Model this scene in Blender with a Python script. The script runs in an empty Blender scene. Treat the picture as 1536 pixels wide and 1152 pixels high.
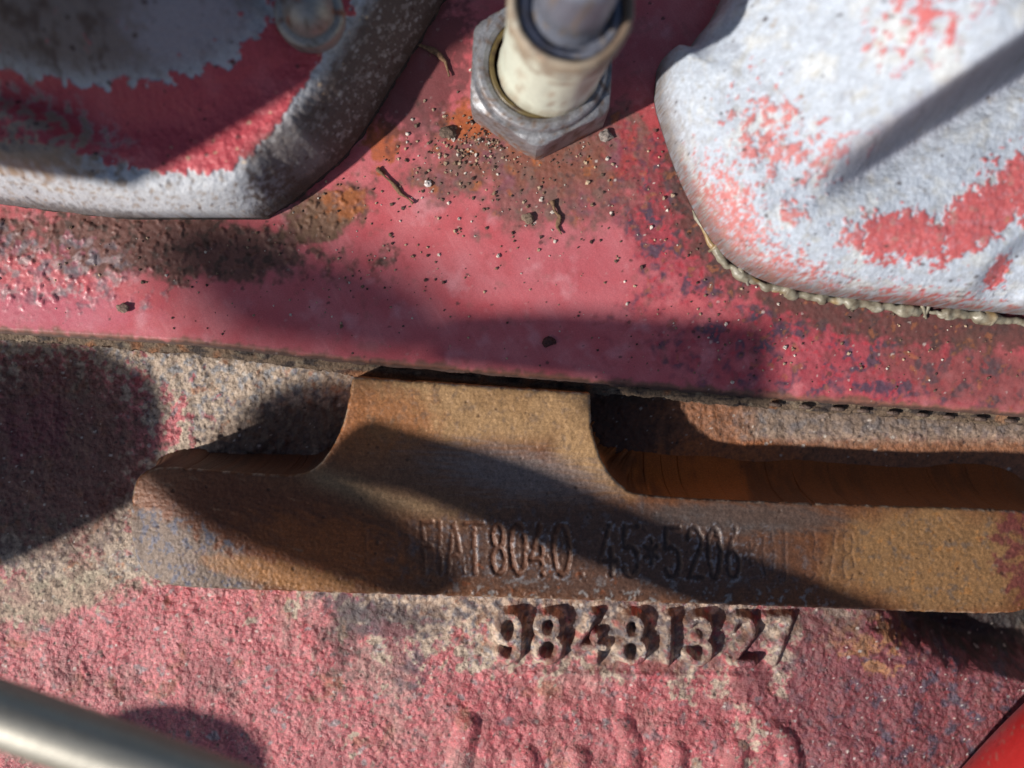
import bpy, math, random
import numpy as np

# ------------------------------------------------------------------ camera, light, exposure
MM = 0.001
D = 150.0                      # camera height above the block face, mm
S = 0.1                        # mm per photo pixel at the block face
SC = bpy.context.scene
COL = SC.collection

cam_d = bpy.data.cameras.new("camera")
cam = bpy.data.objects.new("camera", cam_d)
COL.objects.link(cam)
cam.location = (0, 0, D * MM)
cam_d.sensor_width = 36.0
cam_d.lens = 36.0 * D / 153.6
cam_d.clip_start = 0.002
cam_d.clip_end = 50.0
cam_d.dof.use_dof = True
cam_d.dof.focus_distance = (D - 6.0) * MM
cam_d.dof.aperture_fstop = 10.0
SC.camera = cam

SUN_EL = math.radians(37.0)
SUN_XY = np.array([-0.90, -0.436])
SUN_XY = SUN_XY / np.linalg.norm(SUN_XY)
SUNV = np.array([SUN_XY[0] * math.cos(SUN_EL), SUN_XY[1] * math.cos(SUN_EL), math.sin(SUN_EL)])

world = bpy.data.worlds.new("World")
SC.world = world
world.use_nodes = True
wn = world.node_tree.nodes
sky = wn.new("ShaderNodeTexSky")
sky.sky_type = 'NISHITA'
sky.sun_disc = False
sky.sun_elevation = SUN_EL
sky.sun_rotation = math.atan2(SUNV[0], SUNV[1])
world.node_tree.links.new(sky.outputs[0], wn["Background"].inputs[0])
wn["Background"].inputs[1].default_value = 0.066

sun_d = bpy.data.lights.new("sun", 'SUN')
sun_d.energy = 5.0
sun_d.angle = math.radians(1.4)
sun_d.color = (1.0, 0.95, 0.88)
sun = bpy.data.objects.new("sun", sun_d)
COL.objects.link(sun)
from mathutils import Vector
sun.rotation_euler = Vector(SUNV).to_track_quat('Z', 'Y').to_euler()
sun.location = Vector(SUNV) * 0.5

SC.view_settings.view_transform = 'Standard'
SC.view_settings.look = 'None'
SC.view_settings.gamma = 1.0
SC.view_settings.exposure = 0.15
SC.view_settings.use_curve_mapping = False

# ------------------------------------------------------------------ numeric helpers
def P(px, py, z=0.0):
    k = S * (D - z) / D
    return ((px - 768.0) * k, (576.0 - py) * k)

def PL(pts, z=0.0):
    return [P(a, b, z) for a, b in pts]

def PX(X, Y, z):
    k = D / (S * (D - z))
    return 768.0 + X * k, 576.0 - Y * k

_rng = np.random.RandomState(7)
_T = _rng.rand(512, 512).astype(np.float32)

_A = _T * 2 * np.pi
_GX = np.cos(_A); _GY = np.sin(_A)
def vnoise(x, y, seed=0):
    """gradient noise, about -1..1"""
    x = x + seed * 17.31; y = y + seed * 9.73
    ix = np.floor(x); iy = np.floor(y)
    fx = x - ix; fy = y - iy
    ix = ix.astype(np.int64) & 511; iy = iy.astype(np.int64) & 511
    jx = (ix + 1) & 511; jy = (iy + 1) & 511
    ux = fx * fx * fx * (fx * (fx * 6 - 15) + 10); uy = fy * fy * fy * (fy * (fy * 6 - 15) + 10)
    a = _GX[ix, iy] * fx + _GY[ix, iy] * fy; b = _GX[jx, iy] * (fx - 1) + _GY[jx, iy] * fy
    c = _GX[ix, jy] * fx + _GY[ix, jy] * (fy - 1); d = _GX[jx, jy] * (fx - 1) + _GY[jx, jy] * (fy - 1)
    return ((a * (1 - ux) + b * ux) * (1 - uy) + (c * (1 - ux) + d * ux) * uy) * 1.5

def fbm(X, Y, scale, octv=3, seed=0, gain=0.5, stretch=1.0, ang=0.0):
    """standard deviation about 0.36, feature size 'scale' mm"""
    ca, sa = math.cos(ang), math.sin(ang)
    x = (X * ca + Y * sa) / (scale * stretch); y = (-X * sa + Y * ca) / scale
    s = 0; amp = 1.0; tot = 0
    for o in range(octv):
        s = s + amp * vnoise(x, y, seed + o * 3.1); tot += amp * amp
        x, y = 1.62 * x - 1.18 * y + 3.7, 1.18 * x + 1.62 * y - 1.9
        amp *= gain
    return s / math.sqrt(tot) * 0.95

def specks(X, Y, cell, prob, r0, r1, seed=0):
    """irregular separate dots: 1 inside, 0 outside"""
    xw = X + .25 * r1 * fbm(X, Y, r1 * 1.2, 2, seed + 1); yw = Y + .25 * r1 * fbm(X, Y, r1 * 1.2, 2, seed + 2)
    x = xw / cell + seed * 3.37; y = yw / cell + seed * 5.71
    ix = np.floor(x).astype(np.int64); iy = np.floor(y).astype(np.int64)
    out = np.zeros(np.shape(x))
    for i in (-1, 0, 1):
        for j in (-1, 0, 1):
            cx = ix + i; cy = iy + j
            ox = _T[(cx * 3 + 11 + seed) & 511, (cy * 5 + 7) & 511]; oy = _T[(cx * 7 + 101) & 511, (cy * 3 + 53 + seed) & 511]
            pr = _T[(cx * 5 + 31) & 511, (cy * 11 + 17 + seed) & 511]; rr = _T[(cx * 13 + 3) & 511, (cy * 7 + 29) & 511]
            rad = (r0 + (r1 - r0) * rr ** 2.5) / cell
            dd = np.sqrt((cx + ox - x) ** 2 + ((cy + oy - y) * (1 + .6 * (pr * 7 % 1))) ** 2)
            out = np.maximum(out, (pr < prob) * (1 - sm(rad * .75, rad, dd)))
    return out

def worley(X, Y, scale, seed=0):
    """distance to nearest jittered point, 0..~1 in cell units"""
    x = X / scale + seed * 3.3; y = Y / scale + seed * 5.7
    ix = np.floor(x).astype(np.int64); iy = np.floor(y).astype(np.int64)
    best = np.full(np.shape(x), 9.0)
    for i in (-1, 0, 1):
        for j in (-1, 0, 1):
            cx = ix + i; cy = iy + j
            ox = _T[(cx * 3 + 11) & 511, (cy * 5 + 7) & 511]; oy = _T[(cx * 7 + 101) & 511, (cy * 3 + 53) & 511]
            best = np.minimum(best, (cx + ox - x) ** 2 + (cy + oy - y) ** 2)
    return np.sqrt(best)

def grains(X, Y, scale, seed=0):
    """random value per jittered cell, like packed grains"""
    xw = X + .25 * scale * fbm(X, Y, scale * .8, 2, seed); yw = Y + .25 * scale * fbm(X, Y, scale * .8, 2, seed + 4)
    x = xw / scale + seed * 3.3; y = yw / scale + seed * 5.7
    ix = np.floor(x).astype(np.int64); iy = np.floor(y).astype(np.int64)
    best = np.full(np.shape(x), 9.0); val = np.zeros(np.shape(x))
    for i in (-1, 0, 1):
        for j in (-1, 0, 1):
            cx = ix + i; cy = iy + j
            ox = _T[(cx * 3 + 11) & 511, (cy * 5 + 7) & 511]; oy = _T[(cx * 7 + 101) & 511, (cy * 3 + 53) & 511]
            d = (cx + ox - x) ** 2 + (cy + oy - y) ** 2
            m = d < best
            best = np.where(m, d, best); val = np.where(m, _T[(cx * 11 + 3) & 511, (cy * 17 + 5) & 511], val)
    return val, np.sqrt(best)

def sm(a, b, x):
    t = np.clip((x - a) / (b - a), 0, 1)
    return t * t * (3 - 2 * t)

def gz(px, py, cx, cy, rx, ry, rot=0.0):
    """elliptic zone: 1 in the centre, 0 at the rim, negative outside (for thresholding with noise)"""
    c, s = math.cos(math.radians(rot)), math.sin(math.radians(rot))
    u = ((px - cx) * c + (py - cy) * s) / rx; v = (-(px - cx) * s + (py - cy) * c) / ry
    return 1 - np.sqrt(u * u + v * v)

def lin(c):
    c = np.array(c, dtype=float) / 255.0
    return np.where(c <= 0.04045, c / 12.92, ((c + 0.055) / 1.055) ** 2.4)

class Paint:
    def __init__(s, n, base, rough=0.6):
        s.c = np.tile(lin(base), (n, 1)); s.r = np.full(n, rough)
    def mix(s, col, m, rough=None):
        m = np.clip(m, 0, 1)[:, None]
        s.c = s.c * (1 - m) + lin(col)[None] * m
        if rough is not None: s.r = s.r * (1 - m[:, 0]) + rough * m[:, 0]
    def mul(s, f):
        s.c = s.c * f[:, None]

def chaikin(pts, n=2, closed=True):
    p = np.array(pts, float)
    for _ in range(n):
        q = np.roll(p, -1, 0) if closed else p[1:]
        a = p if closed else p[:-1]
        new = np.empty((len(a) * 2, 2)); new[0::2] = a * .75 + q * .25; new[1::2] = a * .25 + q * .75
        p = new if closed else np.vstack([p[:1], new, p[-1:]])
    return p

def seg_dist(X, Y, a, b):
    ax, ay = a; bx, by = b
    dx, dy = bx - ax, by - ay
    t = np.clip(((X - ax) * dx + (Y - ay) * dy) / max(dx * dx + dy * dy, 1e-12), 0, 1)
    return np.hypot(X - ax - t * dx, Y - ay - t * dy)

def poly_sdf(X, Y, poly):
    d = np.full(X.shape, 1e9); ins = np.zeros(X.shape, bool)
    n = len(poly)
    for i in range(n):
        a = poly[i]; b = poly[(i + 1) % n]
        d = np.minimum(d, seg_dist(X, Y, a, b))
        c = (a[1] > Y) != (b[1] > Y)
        with np.errstate(divide='ignore', invalid='ignore'):
            xi = (b[0] - a[0]) * (Y - a[1]) / (b[1] - a[1] + 1e-30) + a[0]
        ins ^= c & (X < xi)
    return np.where(ins, -d, d)

class SDF:
    """polygon distance sampled on a coarse grid, bilinear lookup"""
    def __init__(s, poly, step=0.35, pad=8.0):
        p = np.array(poly)
        s.x0, s.y0 = p.min(0) - pad; x1, y1 = p.max(0) + pad; s.step = step
        s.nx = int((x1 - s.x0) / step) + 2; s.ny = int((y1 - s.y0) / step) + 2
        gx, gy = np.meshgrid(s.x0 + np.arange(s.nx) * step, s.y0 + np.arange(s.ny) * step, indexing='ij')
        s.g = poly_sdf(gx, gy, poly)
    def __call__(s, X, Y):
        u = np.clip((X - s.x0) / s.step, 0, s.nx - 1.001); v = np.clip((Y - s.y0) / s.step, 0, s.ny - 1.001)
        i = u.astype(int); j = v.astype(int); fu = u - i; fv = v - j; g = s.g
        return (g[i, j] * (1 - fu) + g[i + 1, j] * fu) * (1 - fv) + (g[i, j + 1] * (1 - fu) + g[i + 1, j + 1] * fu) * fv

# ------------------------------------------------------------------ mesh helpers
def link(name, me, mat, parent=None):
    o = bpy.data.objects.new(name, me)
    COL.objects.link(o)
    if mat: me.materials.append(mat)
    if parent: o.parent = parent
    return o

def mesh_np(name, V, F, col=None, rough=None, smooth=True):
    me = bpy.data.meshes.new(name)
    V = np.asarray(V, np.float32) * MM
    F = np.asarray(F, np.int32)
    k = F.shape[1]
    me.vertices.add(len(V)); me.vertices.foreach_set("co", V.ravel())
    me.loops.add(F.size); me.loops.foreach_set("vertex_index", F.ravel())
    me.polygons.add(len(F)); me.polygons.foreach_set("loop_start", np.arange(len(F), dtype=np.int32) * k)
    try: me.polygons.foreach_set("loop_total", np.full(len(F), k, np.int32))
    except Exception: pass
    me.update(calc_edges=True)
    me.polygons.foreach_set("use_smooth", np.full(len(F), smooth))
    if col is not None:
        a = me.attributes.new("Col", 'FLOAT_COLOR', 'POINT')
        a.data.foreach_set("color", np.column_stack([col, np.ones(len(V))]).astype(np.float32).ravel())
    if rough is not None:
        a = me.attributes.new("Rough", 'FLOAT', 'POINT')
        a.data.foreach_set("value", np.asarray(rough, np.float32))
    me.update()
    return me

def plate(name, box, res, zf, cf, mat, parent=None, sdf=None, skirt=None, label=None):
    """height field over a box (mm), cut to sdf<0, with an optional skirt.
    skirt: list of (outward offset, z) rows, or function(nx, ny) -> list of (offset array, z array)"""
    x0, x1, y0, y1 = box
    nx = max(int(round((x1 - x0) / res)) + 1, 2); ny = max(int(round((y1 - y0) / res)) + 1, 2)
    gx, gy = np.meshgrid(np.linspace(x0, x1, nx), np.linspace(y0, y1, ny), indexing='ij')
    X = gx.ravel().copy(); Y = gy.ravel().copy()
    idx = np.arange(nx * ny).reshape(nx, ny)
    F = np.stack([idx[:-1, :-1], idx[1:, :-1], idx[1:, 1:], idx[:-1, 1:]], -1).reshape(-1, 4)
    NX = NY = None
    if sdf is not None:
        d = sdf(X, Y)
        F = F[(d[F].min(1) < 0)]
        e = 0.5
        NX = (sdf(X + e, Y) - sdf(X - e, Y)) / (2 * e); NY = (sdf(X, Y + e) - sdf(X, Y - e)) / (2 * e)
        l = np.hypot(NX, NY) + 1e-9; NX /= l; NY /= l
        m = d > 0
        X[m] -= d[m] * NX[m]; Y[m] -= d[m] * NY[m]
    used = np.zeros(nx * ny, bool); used[F.ravel()] = True
    remap = np.cumsum(used) - 1
    F = remap[F]; X = X[used]; Y = Y[used]
    if NX is not None: NX = NX[used]; NY = NY[used]
    Z = zf(X, Y)
    if skirt is not None:
        E = np.concatenate([F[:, [0, 1]], F[:, [1, 2]], F[:, [2, 3]], F[:, [3, 0]]])
        n = len(X)
        key = E.min(1).astype(np.int64) * n + E.max(1)
        u, inv, cnt = np.unique(key, return_inverse=True, return_counts=True)
        B = E[cnt[inv] == 1]
        bv = np.unique(B.ravel())
        loc = np.full(n, -1); loc[bv] = np.arange(len(bv))
        if NX is None:
            NX = np.zeros(n); NY = np.zeros(n)
        rows = skirt(X[bv], Y[bv], Z[bv], NX[bv], NY[bv])
        prev = bv
        cur = n
        XX = [X]; YY = [Y]; ZZ = [Z]; FF = [F]
        for (off, z) in rows:
            new = cur + np.arange(len(bv)); cur += len(bv)
            XX.append(X[bv] + NX[bv] * off); YY.append(Y[bv] + NY[bv] * off); ZZ.append(np.broadcast_to(z, bv.shape).astype(float))
            a = B[:, 0]; b = B[:, 1]
            FF.append(np.stack([prev[loc[b]], prev[loc[a]], new[loc[a]], new[loc[b]]], -1))
            prev = new
        X = np.concatenate(XX); Y = np.concatenate(YY); Z = np.concatenate(ZZ); F = np.concatenate(FF)
        top = np.arange(len(X)) < n
    else:
        top = np.ones(len(X), bool)
    p = cf(X, Y, Z, top)
    me = mesh_np(name, np.column_stack([X, Y, Z]), F, p.c, p.r)
    o = link(name, me, mat, parent)
    return o

def lathe(name, prof, c, axis, mat, parent, cf=None, n=96, wob=0.0, seed=0):
    """profile of (radius, height) turned about an axis from point c (mm)"""
    ax = Vector(axis).normalized(); u = ax.orthogonal().normalized(); v = ax.cross(u)
    V = []; th = np.linspace(0, 2 * math.pi, n, endpoint=False); F = []
    for i, (r, h) in enumerate(prof):
        w = 1 + wob * fbm(np.cos(th) * 3 + h * .5, np.sin(th) * 3 + h * .3, 1.0, 3, seed)
        for t, k in zip(th, w):
            p = Vector(c) + ax * h + (u * math.cos(t) + v * math.sin(t)) * (r * k)
            V.append(p[:])
    for i in range(len(prof) - 1):
        for j in range(n):
            F.append((i * n + j, i * n + (j + 1) % n, (i + 1) * n + (j + 1) % n, (i + 1) * n + j))
    V = np.array(V)
    p = cf(V) if cf else None
    me = mesh_np(name, V, F, p.c if p else None, p.r if p else None)
    return link(name, me, mat, parent)

def tube(name, path, rad, mat, parent=None, cf=None, n=24, lump=0.0, lscale=2.0, seed=0, cap=True):
    path = np.array(path, float); m = len(path)
    rad = np.broadcast_to(rad, (m,)).astype(float)
    V = []; F = []
    up = Vector((0.13, 0.21, 1)).normalized()
    th = np.linspace(0, 2 * math.pi, n, endpoint=False)
    for i in range(m):
        t = Vector(path[min(i + 1, m - 1)] - path[max(i - 1, 0)]).normalized()
        u = t.cross(up).normalized(); v = u.cross(t)
        for a in th:
            V.append((Vector(path[i]) + (u * math.cos(a) + v * math.sin(a)) * rad[i])[:])
    V = np.array(V)
    if lump:
        c = np.repeat(path, n, 0)
        k = 1 + lump * fbm(V[:, 0] + V[:, 2], V[:, 1] - V[:, 2] * .7, lscale, 3, seed)
        V = c + (V - c) * k[:, None]
    for i in range(m - 1):
        for j in range(n):
            F.append((i * n + j, i * n + (j + 1) % n, (i + 1) * n + (j + 1) % n, (i + 1) * n + j))
    if cap:
        b = len(V)
        V = np.vstack([V, path[:1], path[-1:]])
        for j in range(n):
            F.append((b, (j + 1) % n, j, j)); 
            q = (m - 1) * n
            F.append((b + 1, q + j, q + (j + 1) % n, q + (j + 1) % n))
        tri = [f for f in F if f[2] == f[3]]
        F = [f for f in F if f[2] != f[3]]
    else:
        tri = []
    p = cf(V) if cf else None
    bm_faces = [list(f) for f in F] + [list(f[:3]) for f in tri]
    me = bpy.data.meshes.new(name)
    me.from_pydata((V * MM).tolist(), [], bm_faces)
    me.polygons.foreach_set("use_smooth", np.full(len(me.polygons), True))
    if p:
        a = me.attributes.new("Col", 'FLOAT_COLOR', 'POINT')
        a.data.foreach_set("color", np.column_stack([p.c, np.ones(len(V))]).astype(np.float32).ravel())
        a = me.attributes.new("Rough", 'FLOAT', 'POINT'); a.data.foreach_set("value", p.r.astype(np.float32))
    me.update()
    return link(name, me, mat, parent)

def thing(name, label, cat, loc=(0, 0, 0), group=None):
    o = bpy.data.objects.new(name, None)
    o.empty_display_size = 0.01
    COL.objects.link(o)
    o["label"] = label; o["category"] = cat
    if group: o["group"] = group
    return o

def tag(o, label, cat, group=None):
    o["label"] = label; o["category"] = cat
    if group: o["group"] = group
    return o

# ------------------------------------------------------------------ materials
def weathered(name, scale=4000.0, bump=0.3, dist=0.0001, vary=0.35, metallic=0.0, spec=0.5, coat=0.0, fine=2.6):
    m = bpy.data.materials.new(name); m.use_nodes = True
    nt = m.node_tree; N = nt.nodes; Lk = nt.links
    b = N["Principled BSDF"]
    at = N.new("ShaderNodeAttribute"); at.attribute_name = "Col"
    ar = N.new("ShaderNodeAttribute"); ar.attribute_name = "Rough"
    tc = N.new("ShaderNodeTexCoord")
    n1 = N.new("ShaderNodeTexNoise"); n1.inputs["Scale"].default_value = scale; n1.inputs["Detail"].default_value = 4; n1.inputs["Roughness"].default_value = 0.65
    n2 = N.new("ShaderNodeTexNoise"); n2.inputs["Scale"].default_value = scale / fine; n2.inputs["Detail"].default_value = 3
    Lk.new(tc.outputs["Object"], n1.inputs["Vector"]); Lk.new(tc.outputs["Object"], n2.inputs["Vector"])
    mr = N.new("ShaderNodeMapRange"); mr.inputs[1].default_value = 0.3; mr.inputs[2].default_value = 0.7
    mr.inputs[3].default_value = 1 - vary; mr.inputs[4].default_value = 1 + vary
    Lk.new(n1.outputs["Fac"], mr.inputs[0])
    mx = N.new("ShaderNodeMix"); mx.data_type = 'RGBA'; mx.blend_type = 'MULTIPLY'; mx.inputs[0].default_value = 1.0
    Lk.new(at.outputs["Color"], mx.inputs[6])
    cb = N.new("ShaderNodeCombineColor")
    for i in range(3): Lk.new(mr.outputs[0], cb.inputs[i])
    Lk.new(cb.outputs[0], mx.inputs[7])
    Lk.new(mx.outputs[2], b.inputs["Base Color"])
    ad = N.new("ShaderNodeMath"); ad.operation = 'MULTIPLY_ADD'; ad.inputs[1].default_value = 0.25; 
    Lk.new(n2.outputs["Fac"], ad.inputs[0])
    sb = N.new("ShaderNodeMath"); sb.operation = 'SUBTRACT'; sb.inputs[1].default_value = 0.125
    Lk.new(ar.outputs["Fac"], sb.inputs[0]); Lk.new(sb.outputs[0], ad.inputs[2])
    Lk.new(ad.outputs[0], b.inputs["Roughness"])
    b.inputs["Metallic"].default_value = metallic
    b.inputs["Specular IOR Level"].default_value = spec
    b.inputs["Coat Weight"].default_value = coat
    sumn = N.new("ShaderNodeMath"); sumn.operation = 'MULTIPLY_ADD'; sumn.inputs[1].default_value = 1.6
    Lk.new(n2.outputs["Fac"], sumn.inputs[0]); Lk.new(n1.outputs["Fac"], sumn.inputs[2])
    bp = N.new("ShaderNodeBump"); bp.inputs["Strength"].default_value = bump; bp.inputs["Distance"].default_value = dist
    Lk.new(sumn.outputs[0], bp.inputs["Height"]); Lk.new(bp.outputs[0], b.inputs["Normal"])
    return m

M_CAST = weathered("rough_cast_iron", 4200, 0.75, 0.0002, 0.22, spec=0.6)
M_HEAD = weathered("painted_head", 5000, 0.35, 0.00006, 0.16, spec=0.45)
M_PAD = weathered("rusty_machined_iron", 5200, 0.5, 0.00007, 0.35, metallic=0.15, spec=0.4)
M_ALU = weathered("oxidised_aluminium", 3600, 0.7, 0.00014, 0.16, spec=0.35)
M_STEEL = weathered("zinc_steel", 3500, 0.5, 0.00009, 0.30, metallic=0.5)
M_PIPE = weathered("blank_steel_pipe", 2500, 0.3, 0.00008, 0.15, metallic=0.55)
M_CERA = weathered("ivory_plastic", 1800, 0.2, 0.00005, 0.10, spec=0.5)
M_GASK = weathered("gasket_fibre", 3800, 0.9, 0.00020, 0.45)
M_SEAL = weathered("sealant", 1800, 0.4, 0.0001, 0.2, spec=0.5)
M_DIRT = weathered("dirt_grit", 3000, 0.8, 0.0002, 0.5, spec=0.3)
M_REDP = weathered("gloss_red_paint", 2200, 0.15, 0.00004, 0.08, spec=0.5, coat=0.3)

RED = (178, 62, 70); REDL = (190, 86, 88); REDD = (128, 34, 46); MAG = (122, 40, 62)
TAN = (152, 128, 106); GREY = (142, 140, 142); DARK = (46, 36, 34); RUST = (136, 72, 34); ORNG = (170, 96, 40)
BRN = (92, 62, 46); BLUE = (74, 76, 96); ALU = (196, 198, 204); BLK = (22, 19, 19)

HZ = 10.0       # head face height
H0 = HZ - 6.0   # everything on the head rides on it
PZ = 12.0       # pad face height

def edge_y(px):            # lower edge of the head face in photo pixels
    return np.interp(px, [-300, 0, 280, 540, 890, 1200, 1536, 1900], [480, 499, 516, 545, 575, 601, 624, 650])

# ------------------------------------------------------------------ glyph strokes (unit box, y up)
def arc(cx, cy, rx, ry, a0, a1, n=14):
    t = np.radians(np.linspace(a0, a1, n)); return [(cx + rx * math.cos(a), cy + ry * math.sin(a)) for a in t]
GL = {
 '0': [arc(.5, .5, .42, .5, 0, 360, 22)],
 '1': [[(.5, 0), (.5, 1)], [(.5, 1), (.3, .82)]],
 '2': [arc(.5, .72, .40, .28, 170, -20) + [(.1, .0), (.92, .0)]],
 '3': [arc(.48, .75, .36, .25, 150, -90) + arc(.48, .26, .42, .26, 90, -150)],
 '4': [[(.62, 1), (.05, .30), (.98, .30)], [(.68, .55), (.68, 0)]],
 '5': [[(.9, 1), (.22, 1), (.15, .55)] + arc(.48, .30, .40, .30, 120, -150)],
 '6': [[(.75, 1), (.2, .5)] + arc(.5, .28, .40, .28, 160, -200, 20)],
 '7': [[(.05, 1), (.95, 1), (.35, 0)]],
 '8': [arc(.5, .76, .34, .24, 0, 360, 20), arc(.5, .26, .42, .26, 0, 360, 20)],
 '9': [arc(.5, .70, .40, .30, 0, 360, 20), [(.9, .70), (.85, .30)] + arc(.48, .22, .37, .22, 0, -160)],
 'F': [[(.15, 0), (.15, 1), (.9, 1)], [(.15, .52), (.75, .52)]],
 'I': [[(.5, 0), (.5, 1)]],
 'A': [[(.0, 0), (.5, 1), (1, 0)], [(.2, .35), (.8, .35)]],
 'T': [[(.5, 0), (.5, 1)], [(.0, 1), (1, 1)]],
 '*': [[(.5, .25), (.5, .75)], [(.15, .38), (.85, .62)], [(.15, .62), (.85, .38)]],
 '.': [[(.5, .0), (.5, .06)]],
 '[': [[(.0, .0), (.0, 1), (1, 1), (1, 0), (0, 0)]],
}
def glyph_segs(ch, x0, x1, ytop, ybot, z, slant=0.0):
    out = []
    for pl in GL[ch]:
        q = [P(x0 + (x1 - x0) * u + slant * (v - .5) * (ybot - ytop), ybot + (ytop - ybot) * v, z) for u, v in pl]
        out += list(zip(q[:-1], q[1:]))
    return out

# ------------------------------------------------------------------ ENGINE BLOCK
block = thing("engine_block", "rough cast iron engine block with worn red paint and rusty machined pad", "engine block")

def cast_rough(X, Y):
    v, w = grains(X, Y, 0.62, 2); v2, w2 = grains(X, Y, 1.25, 6)
    rz = sm(-.5, .5, fbm(X, Y, 9, 2, 43))
    return 0.30 * fbm(X, Y, 6.0, 3, 1) + 0.17 * fbm(X, Y, 1.5, 4, 4) + (.03 + .10 * rz) * (v - .5) * (1 - sm(.25, .6, w)) * 1.6 + .11 * rz * (v2 - .4) * (1 - sm(.3, .62, w2)) - .05 * sm(.4, .6, w)

def block_z(X, Y):
    px, py = PX(X, Y, 0)
    amp = 1 - 0.75 * sm(-30, 30, px - 900) * sm(650, 690, py) * (1 - sm(760, 800, py))
    z = cast_rough(X, Y) * amp
    z += .45 * fbm(X, Y, 16, 2, 97)
    # shallow ledge below the cast number
    yl = 1008 + (px - 740) * 0.018
    z += 0.30 * np.exp(-((py - yl) / 5.0) ** 2) * sm(735, 760, px) * (1 - sm(1080, 1180, px))
    z += 0.35 * sm(0, 14, py - 1076 - fbm(X, Y, 4, 2, 33) * 4) * sm(760, 800, px) * (1 - sm(1180, 1240, px)) * (1 - sm(1095, 1140, py))
    # hollow below the right end of the pad
    z -= 8.0 * sm(-.15, .5, gz(px, py, 1520, 925, 200, 84, 6) + .1 * fbm(X, Y, 5, 3, 99))
    # lumps near the neck of the pad
    z += 0.8 * sm(.1, .7, gz(px, py, 360, 668, 90, 26, -8) + .4 * fbm(X, Y, 2, 3, 12))
    # fall away into the gap under the head
    z -= 1.2 * sm(10, -6, py - edge_y(px))
    return z

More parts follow.
